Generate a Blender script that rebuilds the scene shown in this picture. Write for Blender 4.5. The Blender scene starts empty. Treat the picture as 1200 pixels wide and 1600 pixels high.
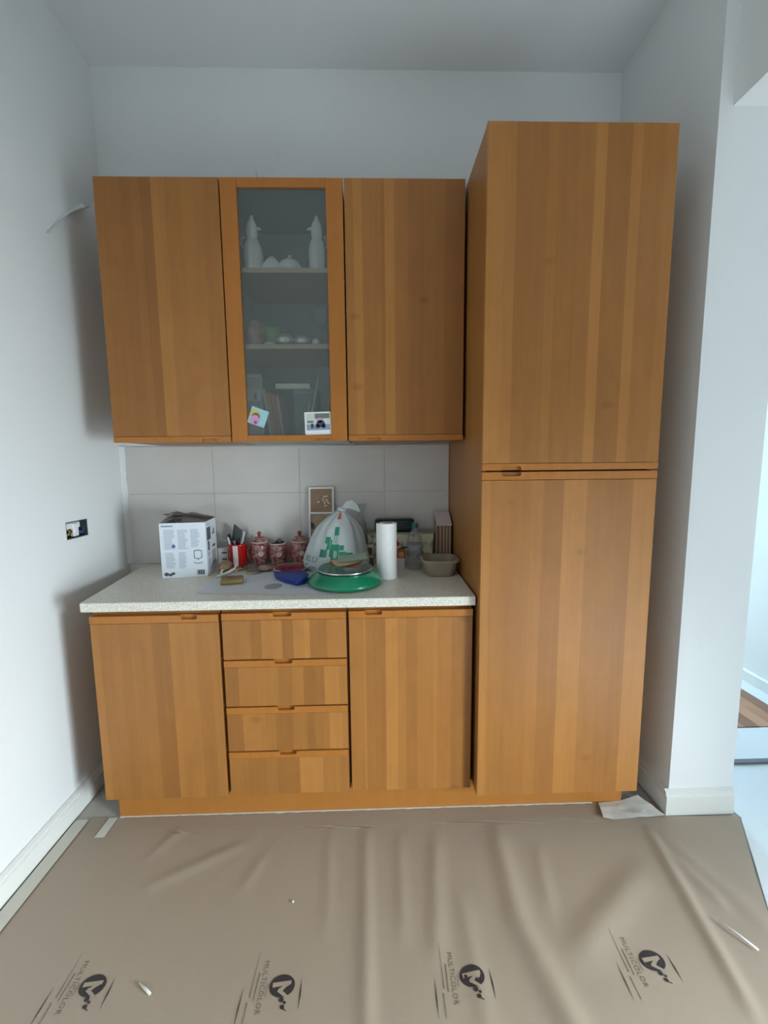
import bpy, bmesh, math, random
from mathutils import Vector, Matrix, noise
random.seed(4)
R = math.radians
PI = math.pi
scn = bpy.context.scene
C = scn.collection

# ------------------------------------------------------------------ camera
CX, CY, CZ = 0.9933, -2.0265, 1.3416
YAW, PITCH, ROLL, FPX = -0.0255, 0.1169, -0.0099, 663.6
cam = bpy.data.cameras.new('camera')
camo = bpy.data.objects.new('camera', cam)
C.objects.link(camo)
ca, sa, ct, st, cr, sr = (math.cos(YAW), math.sin(YAW), math.cos(PITCH), math.sin(PITCH), math.cos(ROLL), math.sin(ROLL))
vr = Vector((ca, sa, 0)); vf = Vector((-sa * ct, ca * ct, -st)); vu = Vector((-sa * st, ca * st, ct))
r2 = cr * vr + sr * vu; u2 = cr * vu - sr * vr
camo.matrix_world = Matrix(((r2.x, u2.x, -vf.x, CX), (r2.y, u2.y, -vf.y, CY), (r2.z, u2.z, -vf.z, CZ), (0, 0, 0, 1)))
cam.sensor_fit = 'VERTICAL'; cam.sensor_height = 36.0; cam.lens = FPX / 1600 * 36
cam.clip_start = 0.02
scn.camera = camo

# ------------------------------------------------------------------ light
scn.view_settings.view_transform = 'Standard'
scn.view_settings.look = 'None'
scn.view_settings.gamma = 1.0
scn.view_settings.use_curve_mapping = False
scn.view_settings.exposure = 0.0
world = bpy.data.worlds.new('ambient_fill'); scn.world = world
world.use_nodes = True
world.node_tree.nodes['Background'].inputs[0].default_value = (0.82, 0.92, 1.0, 1)
world.node_tree.nodes['Background'].inputs[1].default_value = 0.38  # even bluish fill added to brighten the room through its open rear


def area(name, loc, rot, sx, sy, power, col):
    l = bpy.data.lights.new(name, 'AREA'); l.shape = 'RECTANGLE'; l.size = sx; l.size_y = sy
    l.energy = power; l.color = col
    o = bpy.data.objects.new(name, l); C.objects.link(o); o.location = loc; o.rotation_euler = rot
    return o


# daylight entering by the glazed balcony door of the next room and by the passage's end window
dl = area('daylight_balcony_door', (3.34, -2.45, 0.72), (0, R(60), 0), 1.35, 0.75, 124, (0.80, 0.93, 1.0))
dl.data.spread = R(126)
area('daylight_passage_window', (2.80, 2.46, 1.25), (R(-90), 0, 0), 0.75, 1.9, 95, (0.56, 0.82, 1.0))

# ------------------------------------------------------------------ helpers
W = {}


def srgb(r, g, b):
    f = lambda c: (c / 255 / 12.92) if c / 255 <= 0.04045 else ((c / 255 + 0.055) / 1.055) ** 2.4
    return (f(r), f(g), f(b))


def mat(name, col, rough=0.5, metal=0.0, spec=0.5, var=0.0, vscale=8.0, bump=0.0, bscale=40.0, alpha=1.0, trans=0.0, ior=1.45, sss=0.0, coat=0.0):
    m = bpy.data.materials.new(name); m.use_nodes = True
    nt = m.node_tree; p = nt.nodes['Principled BSDF']
    p.inputs['Base Color'].default_value = (*col, 1)
    p.inputs['Roughness'].default_value = rough
    p.inputs['Metallic'].default_value = metal
    p.inputs['Specular IOR Level'].default_value = spec
    p.inputs['Alpha'].default_value = alpha
    p.inputs['Transmission Weight'].default_value = trans
    p.inputs['IOR'].default_value = ior
    p.inputs['Coat Weight'].default_value = coat
    if sss:
        p.inputs['Subsurface Weight'].default_value = sss
        p.inputs['Subsurface Radius'].default_value = (0.01, 0.01, 0.01)
    tc = nt.nodes.new('ShaderNodeTexCoord')
    if var:
        n = nt.nodes.new('ShaderNodeTexNoise'); n.inputs['Scale'].default_value = vscale; n.inputs['Detail'].default_value = 4
        nt.links.new(tc.outputs['Object'], n.inputs['Vector'])
        mx = nt.nodes.new('ShaderNodeMix'); mx.data_type = 'RGBA'
        mx.inputs['A'].default_value = (*[c * (1 - var) for c in col], 1)
        mx.inputs['B'].default_value = (*[min(1, c * (1 + var)) for c in col], 1)
        nt.links.new(n.outputs['Fac'], mx.inputs['Factor']); nt.links.new(mx.outputs['Result'], p.inputs['Base Color'])
    if bump:
        n2 = nt.nodes.new('ShaderNodeTexNoise'); n2.inputs['Scale'].default_value = bscale; n2.inputs['Detail'].default_value = 5
        nt.links.new(tc.outputs['Object'], n2.inputs['Vector'])
        b = nt.nodes.new('ShaderNodeBump'); b.inputs['Strength'].default_value = bump; b.inputs['Distance'].default_value = 0.01
        nt.links.new(n2.outputs['Fac'], b.inputs['Height']); nt.links.new(b.outputs['Normal'], p.inputs['Normal'])
    return m


WOOD = (0.355, 0.148, 0.037)


def wood(name, stops=None, base=WOOD, seed=0.0, rough=0.38, grain=0.10):
    """veneer: staves side by side across the panel, each with its own tone, plus fine grain running up and down"""
    m = bpy.data.materials.new(name); m.use_nodes = True
    nt = m.node_tree; L = nt.links; p = nt.nodes['Principled BSDF']
    p.inputs['Roughness'].default_value = rough
    p.inputs['Specular IOR Level'].default_value = 0.32
    tc = nt.nodes.new('ShaderNodeTexCoord')
    mp = nt.nodes.new('ShaderNodeMapping'); mp.inputs['Scale'].default_value = (70, 70, 2.2); mp.inputs['Location'].default_value = (seed, seed * 2, seed * 3)
    L.new(tc.outputs['Object'], mp.inputs['Vector'])
    n = nt.nodes.new('ShaderNodeTexNoise'); n.inputs['Scale'].default_value = 1.0; n.inputs['Detail'].default_value = 6; n.inputs['Roughness'].default_value = 0.6
    n.inputs['Distortion'].default_value = 0.6
    L.new(mp.outputs['Vector'], n.inputs['Vector'])
    mp2 = nt.nodes.new('ShaderNodeMapping'); mp2.inputs['Scale'].default_value = (9, 9, 1.5); mp2.inputs['Location'].default_value = (seed * 5, 0, seed)
    L.new(tc.outputs['Object'], mp2.inputs['Vector'])
    n2 = nt.nodes.new('ShaderNodeTexNoise'); n2.inputs['Scale'].default_value = 1.0; n2.inputs['Detail'].default_value = 3
    L.new(mp2.outputs['Vector'], n2.inputs['Vector'])

    def mth(op, a, b):
        k = nt.nodes.new('ShaderNodeMath'); k.operation = op
        for i, x in enumerate((a, b)):
            if isinstance(x, (int, float)): k.inputs[i].default_value = x
            else: L.new(x, k.inputs[i])
        return k.outputs[0]
    g = mth('ADD', mth('MULTIPLY', mth('SUBTRACT', n.outputs['Fac'], 0.5), grain * 2), 1.0)
    g = mth('ADD', mth('MULTIPLY', mth('SUBTRACT', n2.outputs['Fac'], 0.5), grain * 1.6), g)
    mp3 = nt.nodes.new('ShaderNodeMapping'); mp3.inputs['Scale'].default_value = (11, 11, 5); mp3.inputs['Location'].default_value = (seed * 2, 1, seed * 7)
    L.new(tc.outputs['Object'], mp3.inputs['Vector'])
    n3 = nt.nodes.new('ShaderNodeTexNoise'); n3.inputs['Scale'].default_value = 1.0; n3.inputs['Detail'].default_value = 3; n3.inputs['Distortion'].default_value = 1.5
    L.new(mp3.outputs['Vector'], n3.inputs['Vector'])
    g = mth('ADD', mth('MULTIPLY', mth('SUBTRACT', n3.outputs['Fac'], 0.5), grain * 1.8), g)
    kn = nt.nodes.new('ShaderNodeTexVoronoi'); kn.inputs['Scale'].default_value = 1.0      # scattered small knots
    mp4 = nt.nodes.new('ShaderNodeMapping'); mp4.inputs['Scale'].default_value = (3.6, 3.6, 5.5); mp4.inputs['Location'].default_value = (seed * 3, 2, seed)
    L.new(tc.outputs['Object'], mp4.inputs['Vector']); L.new(mp4.outputs['Vector'], kn.inputs['Vector'])
    kr = nt.nodes.new('ShaderNodeMapRange'); kr.inputs['From Min'].default_value = 0.03; kr.inputs['From Max'].default_value = 0.10; kr.inputs['To Min'].default_value = -0.16; kr.inputs['To Max'].default_value = 0.0
    L.new(kn.outputs['Distance'], kr.inputs['Value']); g = mth('ADD', g, kr.outputs['Result'])
    if stops:
        sp = nt.nodes.new('ShaderNodeSeparateXYZ'); L.new(tc.outputs['Generated'], sp.inputs[0])
        rp = nt.nodes.new('ShaderNodeValToRGB'); rp.color_ramp.interpolation = 'CONSTANT'
        els = rp.color_ramp.elements
        while len(els) < len(stops): els.new(0.5)
        for e, (q, v) in zip(els, stops):
            e.position = q; e.color = (v * 0.5, v * 0.5, v * 0.5, 1)
        wob = mth('ADD', sp.outputs['X'], mth('MULTIPLY', mth('SUBTRACT', n2.outputs['Fac'], 0.5), 0.004))
        L.new(wob, rp.inputs['Fac'])
        g = mth('MULTIPLY', g, mth('MULTIPLY', rp.outputs['Color'], 2.0))
    rc = nt.nodes.new('ShaderNodeValToRGB'); ee = rc.color_ramp.elements
    ee[0].position = 0.25; ee[0].color = (base[0] * 0.42, base[1] * 0.36, base[2] * 0.42, 1)
    ee[1].position = 0.75; ee[1].color = (base[0] * 1.62, base[1] * 1.72, base[2] * 1.75, 1)
    e3 = ee.new(0.5); e3.color = (*base, 1)
    L.new(mth('MULTIPLY', g, 0.5), rc.inputs['Fac'])
    L.new(rc.outputs['Color'], p.inputs['Base Color'])
    b = nt.nodes.new('ShaderNodeBump'); b.inputs['Strength'].default_value = 0.06; b.inputs['Distance'].default_value = 0.002
    L.new(n.outputs['Fac'], b.inputs['Height']); L.new(b.outputs['Normal'], p.inputs['Normal'])
    return m


def BM(): return bmesh.new()


def box(bm, x0, x1, y0, y1, z0, z1, bev=0.0, mi=0, seg=1):
    r = bmesh.ops.create_cube(bm, size=1.0)
    vs = r['verts']
    for v in vs:
        v.co = Vector((x0 + (v.co.x + 0.5) * (x1 - x0), y0 + (v.co.y + 0.5) * (y1 - y0), z0 + (v.co.z + 0.5) * (z1 - z0)))
    fs = set(f for v in vs for f in v.link_faces)
    for f in fs: f.material_index = mi
    if bev:
        es = list(set(e for v in vs for e in v.link_edges))
        r = bmesh.ops.bevel(bm, geom=es, offset=bev, segments=seg, profile=0.6, affect='EDGES')
        for f in r['faces']: f.material_index = mi
        vs = list(set(v for f in r['faces'] for v in f.verts) | set(v for v in vs if v.is_valid))
    return [v for v in vs if v.is_valid]


def prism(bm, pts, axis, a, b, mi=0):
    """extrude 2-D outline pts along axis ('x','y','z') between a and b"""
    def P(p, t):
        return {'x': (t, p[0], p[1]), 'y': (p[0], t, p[1]), 'z': (p[0], p[1], t)}[axis]
    A = [bm.verts.new(P(p, a)) for p in pts]; B = [bm.verts.new(P(p, b)) for p in pts]
    n = len(pts); fs = [bm.faces.new(A), bm.faces.new(B[::-1])]
    for i in range(n): fs.append(bm.faces.new((A[i], B[i], B[(i + 1) % n], A[(i + 1) % n])))
    for f in fs: f.material_index = mi
    return A + B


def lathe(bm, prof, cx, cy, cz, seg=28, mi=0, sx=1.0, sy=1.0, fn=None, closed=True):
    rings = []
    for (r, z) in prof:
        ring = []
        if r < 1e-6:
            v = bm.verts.new((cx, cy, cz + z)); ring = [v] * seg
        else:
            for i in range(seg):
                a = 2 * PI * i / seg; rr = r if fn is None else r * fn(a, z)
                ring.append(bm.verts.new((cx + rr * math.cos(a) * sx, cy + rr * math.sin(a) * sy, cz + z)))
        rings.append(ring)
    for A, B in zip(rings, rings[1:]):
        for i in range(seg):
            j = (i + 1) % seg
            q = []
            for v in (A[i], A[j], B[j], B[i]):
                if v not in q: q.append(v)
            if len(q) >= 3:
                try: bm.faces.new(q).material_index = mi
                except ValueError: pass


def tube(bm, pts, r, seg=8, mi=0, closed=False):
    pts = [Vector(p) for p in pts]; n = len(pts); rings = []
    rad = r if isinstance(r, (list, tuple)) else [r] * n
    prev = None
    for i, p in enumerate(pts):
        if closed: t = pts[(i + 1) % n] - pts[i - 1]
        else: t = pts[min(i + 1, n - 1)] - pts[max(i - 1, 0)]
        t.normalize()
        up = prev if prev is not None else (Vector((0, 0, 1)) if abs(t.z) < 0.9 else Vector((1, 0, 0)))
        s = t.cross(up)
        if s.length < 1e-5: s = t.cross(Vector((0, 1, 0.3)))
        s.normalize(); u = s.cross(t).normalized(); prev = u
        rings.append([bm.verts.new(p + (s * math.cos(2 * PI * k / seg) + u * math.sin(2 * PI * k / seg)) * rad[i]) for k in range(seg)])
    m = n if closed else n - 1
    for i in range(m):
        A, B = rings[i], rings[(i + 1) % n]
        for k in range(seg): bm.faces.new((A[k], A[(k + 1) % seg], B[(k + 1) % seg], B[k])).material_index = mi
    if not closed:
        bm.faces.new(rings[0][::-1]).material_index = mi; bm.faces.new(rings[-1]).material_index = mi


def xform(bm, M, verts=None):
    bmesh.ops.transform(bm, matrix=M, verts=list(verts) if verts is not None else list(bm.verts))


def rotz(bm, ang, c, verts=None):
    xform(bm, Matrix.Translation(Vector(c)) @ Matrix.Rotation(ang, 4, 'Z') @ Matrix.Translation(-Vector(c)), verts)


def wpos(o): return W.get(o.name, Vector((0, 0, 0)))


def thing(name, label, cat, loc, group=None):
    o = bpy.data.objects.new(name, None); C.objects.link(o)
    o.location = loc; W[o.name] = Vector(loc); o.empty_display_size = 0.05
    o['label'] = label; o['category'] = cat
    if group: o['group'] = group
    return o


def obj(name, bm, m, parent=None, smooth=False, label=None, cat=None, group=None, kind=None, auto=None):
    if isinstance(m, (list, tuple)): mats = m
    else: mats = [m]
    bmesh.ops.recalc_face_normals(bm, faces=bm.faces[:])
    xs = [v.co for v in bm.verts]
    lo = Vector((min(v.x for v in xs), min(v.y for v in xs), min(v.z for v in xs)))
    hi = Vector((max(v.x for v in xs), max(v.y for v in xs), max(v.z for v in xs)))
    org = Vector(((lo.x + hi.x) / 2, (lo.y + hi.y) / 2, lo.z))
    for v in bm.verts: v.co -= org
    me = bpy.data.meshes.new(name)
    bm.to_mesh(me); bm.free()
    for k in mats: me.materials.append(k)
    if smooth:
        for p in me.polygons: p.use_smooth = True
        if auto is not None: me.set_sharp_from_angle(angle=R(auto))
    o = bpy.data.objects.new(name, me); C.objects.link(o)
    if parent is not None:
        o.parent = parent; o.location = org - wpos(parent)
    else: o.location = org
    W[o.name] = org
    if label: o['label'] = label
    if cat: o['category'] = cat
    if group: o['group'] = group
    if kind: o['kind'] = kind
    return o


def flat(bm, pts, mi=0):
    return bm.faces.new([bm.verts.new(p) for p in pts])


# ------------------------------------------------------------------ materials
M = {}
M['wall'] = mat('white_plaster', (0.80, 0.81, 0.80), 0.85, var=0.03, vscale=1.5, bump=0.12, bscale=18)
M['ceil'] = mat('ceiling_paint', (0.74, 0.75, 0.75), 0.9, var=0.02, vscale=2)
M['base'] = mat('white_baseboard', (0.74, 0.74, 0.70), 0.5, var=0.06, vscale=6)
M['subfloor'] = mat('floor_tile', (0.45, 0.42, 0.38), 0.5, var=0.1)
M['tile'] = mat('glossy_grey_tile', (0.64, 0.61, 0.57), 0.16, var=0.10, vscale=5, bump=0.02, bscale=6, coat=0.2)
M['grout'] = mat('grey_grout', (0.58, 0.56, 0.53), 0.8)
M['trimwood'] = wood('solid_orange_wood', None, (0.42, 0.155, 0.030), 3.3, 0.35, 0.10)
M['plinth'] = wood('plinth_wood', None, (0.42, 0.165, 0.034), 7.1, 0.42, 0.06)
M['side'] = wood('side_veneer', None, (0.33, 0.14, 0.036), 5.1, 0.4, 0.10)
M['dark'] = mat('dark_recess', (0.05, 0.022, 0.01), 0.8)
M['inside'] = mat('cabinet_lining', (0.40, 0.40, 0.36), 0.6)
M['shelf'] = mat('pale_wood_shelf', (0.60, 0.46, 0.30), 0.5, var=0.08)

# worktop: pale speckled laminate
m = mat('speckled_worktop', (0.62, 0.58, 0.50), 0.38)
nt = m.node_tree; tc = nt.nodes.new('ShaderNodeTexCoord')
v1 = nt.nodes.new('ShaderNodeTexVoronoi'); v1.inputs['Scale'].default_value = 420
nt.links.new(tc.outputs['Object'], v1.inputs['Vector'])
rp = nt.nodes.new('ShaderNodeValToRGB'); e = rp.color_ramp.elements
e[0].position = 0.0; e[0].color = (0.54, 0.49, 0.40, 1); e[1].position = 1.0; e[1].color = (0.88, 0.85, 0.76, 1)
sp = nt.nodes.new('ShaderNodeSeparateColor'); nt.links.new(v1.outputs['Color'], sp.inputs[0])
nt.links.new(sp.outputs[0], rp.inputs['Fac']); nt.links.new(rp.outputs['Color'], nt.nodes['Principled BSDF'].inputs['Base Color'])
M['worktop'] = m
M['paper'] = mat('brown_masking_paper', (0.365, 0.292, 0.222), 0.50, var=0.04, vscale=3, bump=0.05, bscale=90, spec=0.45)
M['ink'] = mat('black_ink', (0.035, 0.03, 0.03), 0.6)
M['ink_soft'] = mat('faded_ink', (0.17, 0.135, 0.10), 0.6)
M['tape'] = mat('masking_tape', (0.62, 0.60, 0.52), 0.5, var=0.05)
M['plastic_sheet'] = mat('white_plastic_sheet', (0.72, 0.75, 0.77), 0.3, var=0.03, bump=0.2, bscale=12)
M['white'] = mat('white_plastic', (0.80, 0.80, 0.78), 0.4)
M['paper_white'] = mat('white_paper', (0.82, 0.83, 0.84), 0.7)
M['metal'] = mat('steel', (0.62, 0.62, 0.60), 0.28, metal=1.0)
M['black'] = mat('black_plastic', (0.02, 0.02, 0.02), 0.35)

# ------------------------------------------------------------------ the room
YB = 0.0084        # back wall plane
XL = -0.18         # left wall plane
XR = 2.104         # face of the right wall stub
YR = -0.573        # its end
XR2 = 2.349
XC = 3.25          # far wall of the passage
ZC = 3.017
YF = -3.3          # the room goes on behind the camera
YN = 2.4           # end of the passage


def struct(name, bm, m, parent=None, smooth=False):
    return obj(name, bm, m, parent, smooth, kind=None if parent else 'structure')


b = BM(); box(b, XL - 0.12, XR + 0.02, YB, YB + 0.12, 0, ZC); struct('wall_back', b, M['wall'])
b = BM(); box(b, XL - 0.12, XL, YF, YB, 0, ZC); wl = None
# the left wall has a chased socket hole: build it from four slabs round the opening
b.free(); b = BM()
SY0, SY1, SZ0, SZ1 = -0.392, -0.268, 1.056, 1.124
box(b, XL - 0.12, XL, YF, SY0, 0, ZC); box(b, XL - 0.12, XL, SY1, YB, 0, ZC)
box(b, XL - 0.12, XL, SY0, SY1, 0, SZ0); box(b, XL - 0.12, XL, SY0, SY1, SZ1, ZC)
box(b, XL - 0.12, XL - 0.05, SY0, SY1, SZ0, SZ1)
struct('wall_left', b, M['wall'])
b = BM(); box(b, XR, XR2, YR, YB, 0, ZC); box(b, XR2 - 0.2, XR2, YB, YN, 0, ZC); struct('wall_right', b, M['wall'])
b = BM(); box(b, XR2 - 0.2, XR2, YF, YR, 2.45, ZC); struct('wall_lintel', b, M['wall'])
b = BM(); box(b, XL - 0.12, XC + 0.12, YF, YN, ZC, ZC + 0.1); struct('ceiling', b, M['ceil'])
b = BM(); box(b, XL - 0.12, XC + 0.12, YF, YN, -0.1, -0.004); struct('floor', b, M['subfloor'])
# passage wall with the balcony door opening
b = BM()
DY0, DY1, DZ1 = -2.87, -2.03, 1.50
box(b, XC, XC + 0.12, YF, DY0, 0, ZC); box(b, XC, XC + 0.12, DY1, YN, 0, ZC); box(b, XC, XC + 0.12, DY0, DY1, DZ1, ZC)
struct('wall_passage', b, M['wall'])
b = BM()
for y in (DY0, DY1 - 0.035): box(b, XC, XC + 0.03, y, y + 0.035, 0, DZ1)
box(b, XC, XC + 0.03, DY0, DY1, DZ1 - 0.035, DZ1); box(b, XC, XC + 0.03, DY0, DY1, 0, 0.05)
struct('window_1', b, M['base'])
b = BM()
PX0, PX1, PZ0, PZ1 = 2.42, 3.18, 0.3, 2.2
box(b, XR2, PX0, YN, YN + 0.1, 0, ZC); box(b, PX1, XC, YN, YN + 0.1, 0, ZC); box(b, PX0, PX1, YN, YN + 0.1, 0, PZ0); box(b, PX0, PX1, YN, YN + 0.1, PZ1, ZC)
struct('wall_passage_end', b, M['wall'])
b = BM()
for x in (PX0, 2.785, PX1 - 0.03): box(b, x, x + 0.03, YN + 0.01, YN + 0.05, PZ0, PZ1)
box(b, PX0, PX1, YN + 0.01, YN + 0.05, PZ0, PZ0 + 0.03); box(b, PX0, PX1, YN + 0.01, YN + 0.05, PZ1 - 0.03, PZ1)
struct('window_2', b, M['base'])
# baseboards: board with a thin stepped cap
def board(name, pts, axis, a, bb):
    b = BM(); prism(b, pts, axis, a, bb); return struct(name, b, M['base'])


t = 0.022
prof = [(XL, 0), (XL + t, 0), (XL + t, 0.062), (XL + t - 0.006, 0.068), (XL + t - 0.006, 0.076), (XL + 0.006, 0.084), (XL, 0.084)]
board('baseboard_left', prof, 'y', YF, YB)
prof = [(YR, 0), (YR - 0.018, 0), (YR - 0.018, 0.075), (YR - 0.012, 0.08), (YR - 0.012, 0.09), (YR, 0.098)]
board('baseboard_right_end', prof, 'x', XR - 0.018, XR2 + 0.0)
prof = [(XR, 0), (XR - 0.018, 0), (XR - 0.018, 0.075), (XR - 0.012, 0.08), (XR - 0.012, 0.09), (XR, 0.098)]
board('baseboard_right', prof, 'y', YR, YB)
prof = [(XC, 0), (XC - 0.015, 0), (XC - 0.015, 0.062), (XC - 0.008, 0.07), (XC, 0.07)]
board('baseboard_passage', prof, 'y', DY1, YN)

# plaster filling in the left back corner, ragged where it meets the tiles
b = BM()
n = 40; A = []; Bv = []; Cv = []
for i in range(n + 1):
    z = 0.872 + (1.424 - 0.872) * i / n
    w = 0.020 + 0.006 * noise.noise(Vector((0, 0, z * 9))) + 0.004 * noise.noise(Vector((3, 0, z * 31)))
    A.append(b.verts.new((XL + 0.0005, YB - 0.022, z))); Bv.append(b.verts.new((XL + w, YB - 0.0085, z))); Cv.append(b.verts.new((XL + w, YB - 0.0005, z)))
for i in range(n):
    b.faces.new((A[i], A[i + 1], Bv[i + 1], Bv[i])); b.faces.new((Bv[i], Bv[i + 1], Cv[i + 1], Cv[i]))
struct('trim_1', b, M['wall'], smooth=True)

# tiled backsplash: tiles proud of a grout bed
b = BM(); box(b, XL + 0.012, 1.357, YB - 0.006, YB - 0.0005, 0.8675, 1.4245)
bed = obj('tile_backsplash', b, M['grout'], kind='structure')
xs = [XL + 0.014, 0.243, 0.646, 1.049, 1.355]
zs = [0.869, 1.203, 1.4235]
for i in range(4):
    for j in range(2):
        b = BM(); box(b, xs[i] + 0.0006, xs[i + 1] - 0.0006, YB - 0.0085, YB - 0.0055, zs[j] + 0.0006, zs[j + 1] - 0.0006, 0.0004)
        obj('tile', b, M['tile'], bed)

# ------------------------------------------------------------------ floor coverings
RIDGES = [  # (x0,y0,x1,y1,height,width)
    (0.952, -0.62, 0.962, -1.25, .007, .022), (0.816, -0.587, 0.846, -0.95, .003, .020), (1.074, -0.651, 1.062, -0.97, .004, .020),
    (1.20, -0.656, 1.150, -1.02, .006, .026), (1.425, -0.637, 1.403, -0.94, .010, .034), (1.403, -0.94, 1.47, -1.25, .012, .036),
    (1.848, -0.81, 1.533, -1.027, .009, .045), (1.98, -0.658, 1.903, -1.162, .010, .020), (1.991, -0.759, 2.036, -0.917, .008, .018),
    (0.265, -0.796, 0.518, -0.656, .004, .020), (0.217, -0.683, 0.271, -0.581, .004, .018), (0.566, -0.817, 0.598, -0.708, .003, .018),
    (1.546, -0.719, 1.511, -0.908, .004, .022), (2.02, -0.70, 2.12, -1.0, .008, .03), (1.25, -0.861, 1.25, -1.20, .004, .025),
    (0.96, -1.25, 1.0, -1.9, .006, .03), (1.47, -1.25, 1.6, -2.0, .01, .04), (0.4, -1.3, 0.5, -2.2, .005, .03)]


def paper_h(x, y):
    h = 0.0012 * noise.noise(Vector((x * 3, y * 2, 1))) + 0.0015 + 0.0006 * noise.noise(Vector((x * 14, y * 5, 4)))
    for (x0, y0, x1, y1, a, w) in RIDGES:
        dx, dy = x1 - x0, y1 - y0; L2 = dx * dx + dy * dy
        t = ((x - x0) * dx + (y - y0) * dy) / L2
        tt = min(1, max(0, t)); d2 = (x - x0 - tt * dx) ** 2 + (y - y0 - tt * dy) ** 2
        if d2 < w * w * 9:
            e = 1 - (2 * tt - 1) ** 4 * 0.55
            h += a * e * math.exp(-d2 / (w * w))
    edge = min(1, max(0, (-0.535 - y) / 0.05))       # held flat against the plinth
    edge *= min(1, max(0, (x + 0.10) / 0.06))
    return max(0.0006, h * (0.25 + 0.75 * edge))


def right_edge(y):
    return 2.36 + min(0, (y + 0.60)) * 0.62


b = BM(); nx, ny = 220, 150
PY0, PY1 = -0.5195, -2.7
rows = []
for j in range(ny + 1):
    y = PY0 + (PY1 - PY0) * (j / ny) ** 1.25
    xr = max(1.72, right_edge(y)) + 0.006 * noise.noise(Vector((y * 9, 0, 0)))
    xl = -0.104 + 0.004 * noise.noise(Vector((y * 7, 5, 0)))
    if y > YR - 0.024: xr = min(xr, XR - 0.02)
    rows.append([b.verts.new((xl + (xr - xl) * i / nx, y, paper_h(xl + (xr - xl) * i / nx, y))) for i in range(nx + 1)])
for j in range(ny):
    for i in range(nx): b.faces.new((rows[j][i], rows[j][i + 1], rows[j + 1][i + 1], rows[j + 1][i]))
paper = obj('masking_paper', b, M['paper'], smooth=True, label='wrinkled brown masking paper covering the floor, printed with black logos', cat='floor covering')


def disc(bm, cx, cy, rx, ry, n=22, mi=0):
    c = bm.verts.new((cx, cy, 0)); ring = [bm.verts.new((cx + rx * math.cos(2 * PI * i / n), cy + ry * math.sin(2 * PI * i / n), 0)) for i in range(n)]
    for i in range(n): bm.faces.new((c, ring[i], ring[(i + 1) % n])).material_index = mi


def strip(bm, p, q, w0, w1, n=8, mi=0, z=0.0):
    p = Vector(p); q = Vector(q); d = q - p; s = Vector((-d.y, d.x)).normalized()
    prev = None
    for i in range(n + 1):
        t = i / n; w = (w0 + (w1 - w0) * t); c = p + d * t
        cur = (bm.verts.new((c.x + s.x * w / 2, c.y + s.y * w / 2, z)), bm.verts.new((c.x - s.x * w / 2, c.y - s.y * w / 2, z)))
        if prev: bm.faces.new((prev[0], cur[0], cur[1], prev[1])).material_index = mi
        prev = cur


def text_mesh(bm, s, size, M4, mi=0, space=1.0):
    cu = bpy.data.curves.new('t', 'FONT'); cu.body = s; cu.size = size; cu.align_x = 'CENTER'; cu.align_y = 'CENTER'; cu.space_character = space; cu.resolution_u = 2
    o = bpy.data.objects.new('t', cu); C.objects.link(o)
    dg = bpy.context.evaluated_depsgraph_get()
    me = o.evaluated_get(dg).to_mesh()
    vs = [bm.verts.new(M4 @ v.co) for v in me.vertices]
    for p in me.polygons:
        try: bm.faces.new([vs[i] for i in p.vertices]).material_index = mi
        except ValueError: pass
    o.evaluated_get(dg).to_mesh_clear()
    bpy.data.objects.remove(o); bpy.data.curves.remove(cu)


def logo(cx, cy):
    b = BM()
    disc(b, 0, 0, 0.0325, 0.0245, 28, 0)
    for (x, y, r) in ((0.0035, -0.029, 0.0062), (0.0128, -0.0350, 0.0038), (0.0085, -0.0435, 0.0055)): disc(b, x, y, r, r * 0.85, 12, 0)
    strip(b, (0.0100, -0.046), (0.0195, -0.0515), 0.003, 0.0015, 3, 0)
    # cut-out letter in paper colour
    z = 0.0005
    strip(b, (-0.0245, 0.0012), (0.0225, 0.0062), 0.0105, 0.0085, 8, 1, z)
    strip(b, (0.0180, 0.0055), (-0.0070, -0.0110), 0.0085, 0.0065, 6, 1, z)
    strip(b, (-0.0080, -0.0085), (0.0190, -0.0255), 0.0085, 0.0065, 6, 1, z)
    strip(b, (0.0150, 0.0035), (0.0010, -0.0105), 0.004, 0.004, 4, 1, z)
    # lettering runs towards the room, tops of the letters to the right
    text_mesh(b, 'MULTICOLOR', 0.0155, Matrix.Translation((-0.051, 0.0, 0)) @ Matrix.Rotation(R(-90), 4, 'Z') @ Matrix.Diagonal((1.08, 1.15, 1, 1)), 2, 1.12)
    strip(b, (-0.0761, 0.080), (-0.0772, -0.0233), 0.0006, 0.0022, 10, 2)
    strip(b, (-0.065, 0.0293), (-0.067, -0.0302), 0.0025, 0.0020, 8, 2)
    strip(b, (-0.0986, -0.0009), (-0.0993, -0.042), 0.0004, 0.0030, 6, 0)
    strip(b, (-0.0993, -0.042), (-0.0997, -0.0828), 0.0030, 0.0004, 6, 0)
    strip(b, (-0.0804, -0.0324), (-0.0807, -0.081), 0.0022, 0.0016, 8, 2)
    strip(b, (-0.0377, 0.0068), (-0.0391, -0.0219), 0.0014, 0.0014, 4, 2)
    strip(b, (0.0487, 0.0153), (0.0492, -0.018), 0.0004, 0.0036, 6, 0)
    strip(b, (0.0492, -0.018), (0.0487, -0.0496), 0.0036, 0.0004, 6, 0)
    for v in b.verts:
        x, y = v.co.x + cx, v.co.y + cy
        v.co = Vector((x, y, paper_h(x, y) + 0.0011 + v.co.z))
    o = obj('printed_logo', b, [M['ink'], M['paper'], M['ink_soft']], paper)
    return o


for p in ((0.2509, -1.0565), (0.7427, -1.0737), (1.2362, -1.0704), (1.7283, -1.0512)): logo(*p)
for x in (0.0, 0.49, 0.98, 1.47): logo(x + 0.1, -1.62)

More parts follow.
